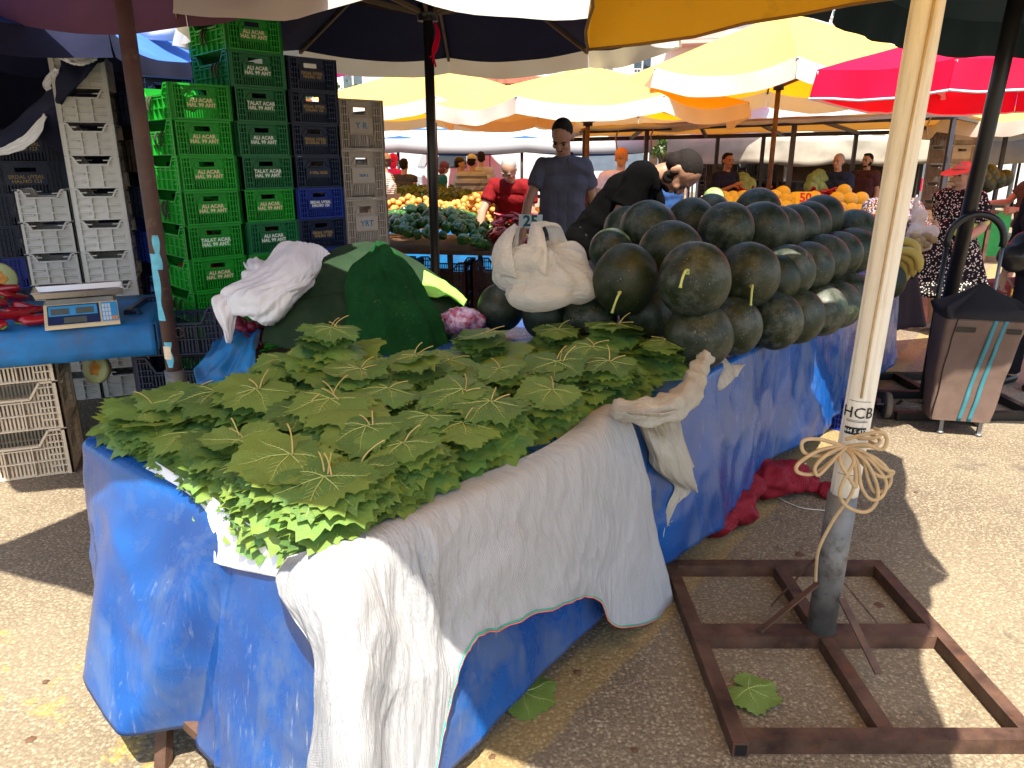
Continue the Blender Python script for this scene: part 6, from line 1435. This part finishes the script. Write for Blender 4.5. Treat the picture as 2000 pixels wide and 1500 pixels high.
# ---------------------------------------------------------------- vehicles
vw=mat('white_vehicle_paint',(.5,.5,.5),.35,.04); gl=mat('vehicle_glass',(.03,.045,.06),.1,.1,spec=.8); ry=MT['rubber']
def van(label,loc,rz,L=4.6,W=1.8,Hh=1.95,kind='van'):
    o=empty('parked_van' if kind=='van' else 'parked_truck',loc,rz,label,'van' if kind=='van' else 'truck')
    cl=L*.3 if kind!='van' else L
    if kind=='van':
        prof=[(0,.35),(0,.95),(.25,1.1),(.95,1.2),(1.55,Hh),(L-.1,Hh),(L,1.7),(L,.35)]
    else:
        prof=[(0,.45),(0,1.1),(.1,1.3),(.45,2.05),(1.5,2.1),(1.55,.45)]
    m=MB(); m.prism(prof,W,Matrix(((1,0,0,-L/2),(0,0,1,-W/2),(0,1,0,0),(0,0,0,1)))); b=m.build('body',vw,o); bv=b.modifiers.new('b','BEVEL'); bv.width=.05; bv.segments=3
    if kind!='van':
        m=MB(); m.box((.75,0,1.45),(L-1.7,W+.06,1.75)); q=m.build('cargo_box',vw,o); m=MB(); m.box((.75,0,.52),(L-1.8,W*.8,.12)); m.build('chassis',MT['black'],o)
    def win(nm,ps,off):
        m=MB(); m.add(ps,[tuple(range(len(ps)))]); q=m.build(nm,gl,o); solid(q,.01,0)
    if kind=='van':
        for s in (-1,1):
            y=s*(W/2+.006); win('side_window',[(-L/2+1.2,y,1.25),(-L/2+1.62,y,1.78),(-L/2+2.3,y,1.78),(-L/2+2.3,y,1.25)],0); win('side_window',[(-L/2+2.45,y,1.25),(-L/2+2.45,y,1.78),(L/2-.4,y,1.76),(L/2-.3,y,1.25)],0)
        win('windscreen',[(-L/2+1.02,-W/2+.12,1.29),(-L/2+1.50,-W/2+.16,1.9),(-L/2+1.50,W/2-.16,1.9),(-L/2+1.02,W/2-.12,1.29)],0); win('rear_window',[(L/2+.01,-W/2+.2,1.2),(L/2+.01,W/2-.2,1.2),(L/2-.0,W/2-.25,1.68),(L/2-.0,-W/2+.25,1.68)],0)
    else:
        win('windscreen',[(-L/2+.11,-W/2+.12,1.38),(-L/2+.42,-W/2+.15,2.0),(-L/2+.42,W/2-.15,2.0),(-L/2+.11,W/2-.12,1.38)],0)
        for s in (-1,1): win('side_window',[(-L/2+.35,s*(W/2+.008),1.35),(-L/2+.62,s*(W/2+.008),1.95),(-L/2+1.3,s*(W/2+.008),1.95),(-L/2+1.3,s*(W/2+.008),1.35)],0)
    for s in (-1,1):
        m=MB(); m.ell((-L/2+.02,s*(W/2-.25),.82),(.06,.14,.1)); m.build('headlight',MT['white'],o); m=MB(); m.box((L/2+.005,s*(W/2-.12),1.0),(.03,.12,.3)); m.build('tail_light',MT['red'],o)
        for x in (-L/2+.85,L/2-.85):
            m=MB(); m.cyl((x,s*(W/2-.18),.32),(x,s*(W/2+.015),.32),.32,.32,22); w=m.build('wheel',ry,o); m=MB(); m.cyl((x,s*(W/2-.1),.32),(x,s*(W/2+.02),.32),.19,.17,16); m.build('rim',MT['steel'],w)
    m=MB(); m.box((-L/2-.03,0,.48),(.12,W-.06,.2)); m.build('bumper',MT['black'],o)
van('white van parked behind the grey polo man at centre',(2.9,21.5,0),R(80))
van('white box truck behind the dark red t-shirt man',(-.2,23.5,0),R(14),5.4,2.0,kind='truck')
van('white box truck at the far left behind the parasols',(-5.5,26,0),R(5),5.6,2.1,kind='truck')
van('white van behind the beige tarpaulin stall',(8.8,22,0),R(12)); van('white truck at the right behind the dotted dress woman',(12.6,19,0),R(172),5.2,2.0,kind='truck')
# ---------------------------------------------------------------- buildings
wl=mat('pale_render',(.62,.58,.54),.85,.08,2,.1,30); pk=mat('pink_render',(.5,.33,.29),.85,.08,2); br=mat('brown_brick_wall',(.26,.15,.1),.85,.25,8,.2,12); rf=mat('red_roof_tiles',(.3,.1,.06),.8,.3,5); gw=mat('house_window_glass',(.05,.07,.09),.15,.2,spec=.7); rl_=mat('white_railing',(.65,.65,.65),.5,.05)
def block(label,x,y,W,Dd,Hh,rz,wm,bm_,floors=4,cols=4):
    o=empty('apartment_building',(x,y,0),rz,label,'building')
    m=MB(); m.box((0,Dd/2,Hh/2),(W,Dd,Hh)); m.build('wall',wm,o); m=MB(); m.box((0,Dd/2,Hh+.15),(W+.8,Dd+.8,.3)); m.build('roof',rf,o)
    fh=Hh/floors; cw=W/cols
    for f in range(floors):
        for c in range(cols):
            cx=-W/2+(c+.5)*cw; z=f*fh+.95
            m=MB(); m.box((cx,-.03,z+.75),(cw*.42,.06,1.5)); w=m.build('window',rl_,o); 
            for s in (-1,1):
                m=MB(); m.box((cx+s*cw*.1,-.065,z+.75),(cw*.17,.02,1.36)); m.build('pane',gw,w)
        for c in range(cols):
            if (c+f)%2==0 and f:
                cx=-W/2+(c+.5)*cw; z=f*fh
                m=MB(); m.box((cx,-.65,z+.02),(cw*.82,1.28,.18)); m.box((cx,-1.27,z+.3),(cw*.82,.06,.4)); b=m.build('balcony',bm_,o)
                m=MB()
                for k in range(13): m.box((cx-cw*.4+k*cw*.8/12,-1.27,z+.78),(.03,.03,.56))
                m.box((cx,-1.27,z+1.07),(cw*.82,.05,.05)); m.build('railing',rl_,b)
block('pink and white apartment block with balconies at the upper right',13.5,37,13,10,13.5,R(-14),wl,pk,4,4)
block('grey apartment block rising behind the red umbrella',29,42,14,10,14,R(-22),wl,pk,4,4)
block('pale apartment block beyond the yellow umbrellas at the centre',7.0,52,12,9,12,R(4),wl,wl,4,4)
block('brown brick house with balconies behind the van',3.6,34,9,7,4.6,R(8),br,br,2,4)
block('pale house behind the white box trucks',-6,44,14,8,7.5,R(2),wl,pk,2,5)
block('white apartment block far left beyond the navy umbrella',-16,46,14,9,11,R(10),wl,wl,3,4)
# trees
fol=leafm('tree_foliage',.5,.25); bark=mat('tree_bark',(.08,.055,.04),.9,.3,9,.5,20)
def tree(label,x,y,h,r,sd):
    q=random.Random(sd); o=empty('tree',(x,y,0),q.random()*6,label,'tree','trees behind the market')
    m=MB(); m.tube([(0,0,0),(.05,.02,h*.3),(-.03,.05,h*.55),(0,0,h*.8)],[.16,.13,.09,.03],10)
    cl=[]
    for i in range(9):
        a=q.uniform(0,6.28); z=h*q.uniform(.5,.92); d=r*q.uniform(.3,.8); p=V((d*math.cos(a),d*math.sin(a),z)); cl.append((p,r*q.uniform(.3,.5))); m.tube([(0,0,h*q.uniform(.3,.5)),p*.6+V((0,0,z*.3)),p],[.06,.04,.015],6)
    m.build('trunk',bark,o); m=MB()
    for p,rr in cl:
        for k in range(170):
            v=V((q.gauss(0,1),q.gauss(0,1),q.gauss(0,1))).normalized()*rr*q.random()**.4; L=q.uniform(.08,.16)
            m.add([(-L*.5,0,0),(0,L*.5,.02),(L*.5,0,0),(0,-L*.6,0)],[(0,1,2,3)],0,False,Matrix.Translation(p+v)@Euler((q.uniform(-1.2,1.2),q.uniform(-1.2,1.2),q.uniform(0,6))).to_matrix().to_4x4())
    m.build('crown',fol,o)
for i,(x,y,h,r,lb) in enumerate(((6.2,31,3.4,1.2,'small green tree by the brown brick house'),(12,46,9,2.4,'tall tree showing above the yellow umbrellas'),(-9,36,6,2,'tree in front of the far left apartment block'),(4.2,29.5,2.6,.9,'bushy low tree behind the white van'))): tree(lb,x,y,h,r,i)
fe=empty('fence',(3.9,20.5,0),R(3),'low fence of white upright slats beside the van','fence')
m=MB()
for i in range(34): m.box((i*.12,0,.75),(.06,.02,1.3))
m.build('slats',vw,fe); m=MB(); m.bar((-.05,.03,.4),(4.1,.03,.4),.03,.06); m.bar((-.05,.03,1.1),(4.1,.03,1.1),.03,.06); m.build('rails',vw,fe)
# ---------------------------------------------------------------- light, sky, camera
w=bpy.data.worlds.new('World'); S.world=w; w.use_nodes=True; nt_=w.node_tree; nt_.nodes.clear()
SUN=V((.2*.47,-.98*.47,.883)).normalized()
sky=nt_.nodes.new('ShaderNodeTexSky'); sky.sky_type='NISHITA'; sky.sun_disc=False
sky.sun_elevation=math.asin(SUN.z); sky.sun_rotation=math.atan2(SUN.x,SUN.y); sky.air_density=1.2; sky.dust_density=2.0
bgn=nt_.nodes.new('ShaderNodeBackground'); bgn.inputs[1].default_value=.125; ow=nt_.nodes.new('ShaderNodeOutputWorld')
nt_.links.new(sky.outputs[0],bgn.inputs[0]); nt_.links.new(bgn.outputs[0],ow.inputs[0])
sl_=bpy.data.lights.new('sun','SUN'); sl_.energy=5.0; sl_.angle=R(.5); sl_.color=(1,.93,.8); so=bpy.data.objects.new('sun',sl_); COL.objects.link(so); so.rotation_euler=SUN.to_track_quat('Z','Y').to_euler(); so.location=(0,-3,8)
cam=bpy.data.cameras.new('camera'); cam.sensor_width=36; cam.lens=F/2000*36; cam.clip_end=2000; cam.clip_start=.05
co_=bpy.data.objects.new('camera',cam); COL.objects.link(co_); co_.location=CAMP; co_.rotation_euler=(PI/2-TH,0,0); S.camera=co_
S.view_settings.view_transform='Standard'; S.view_settings.look='None'; S.view_settings.exposure=1.45; S.view_settings.gamma=1
S.cycles.max_bounces=8; S.cycles.transmission_bounces=4; S.cycles.use_denoising=True
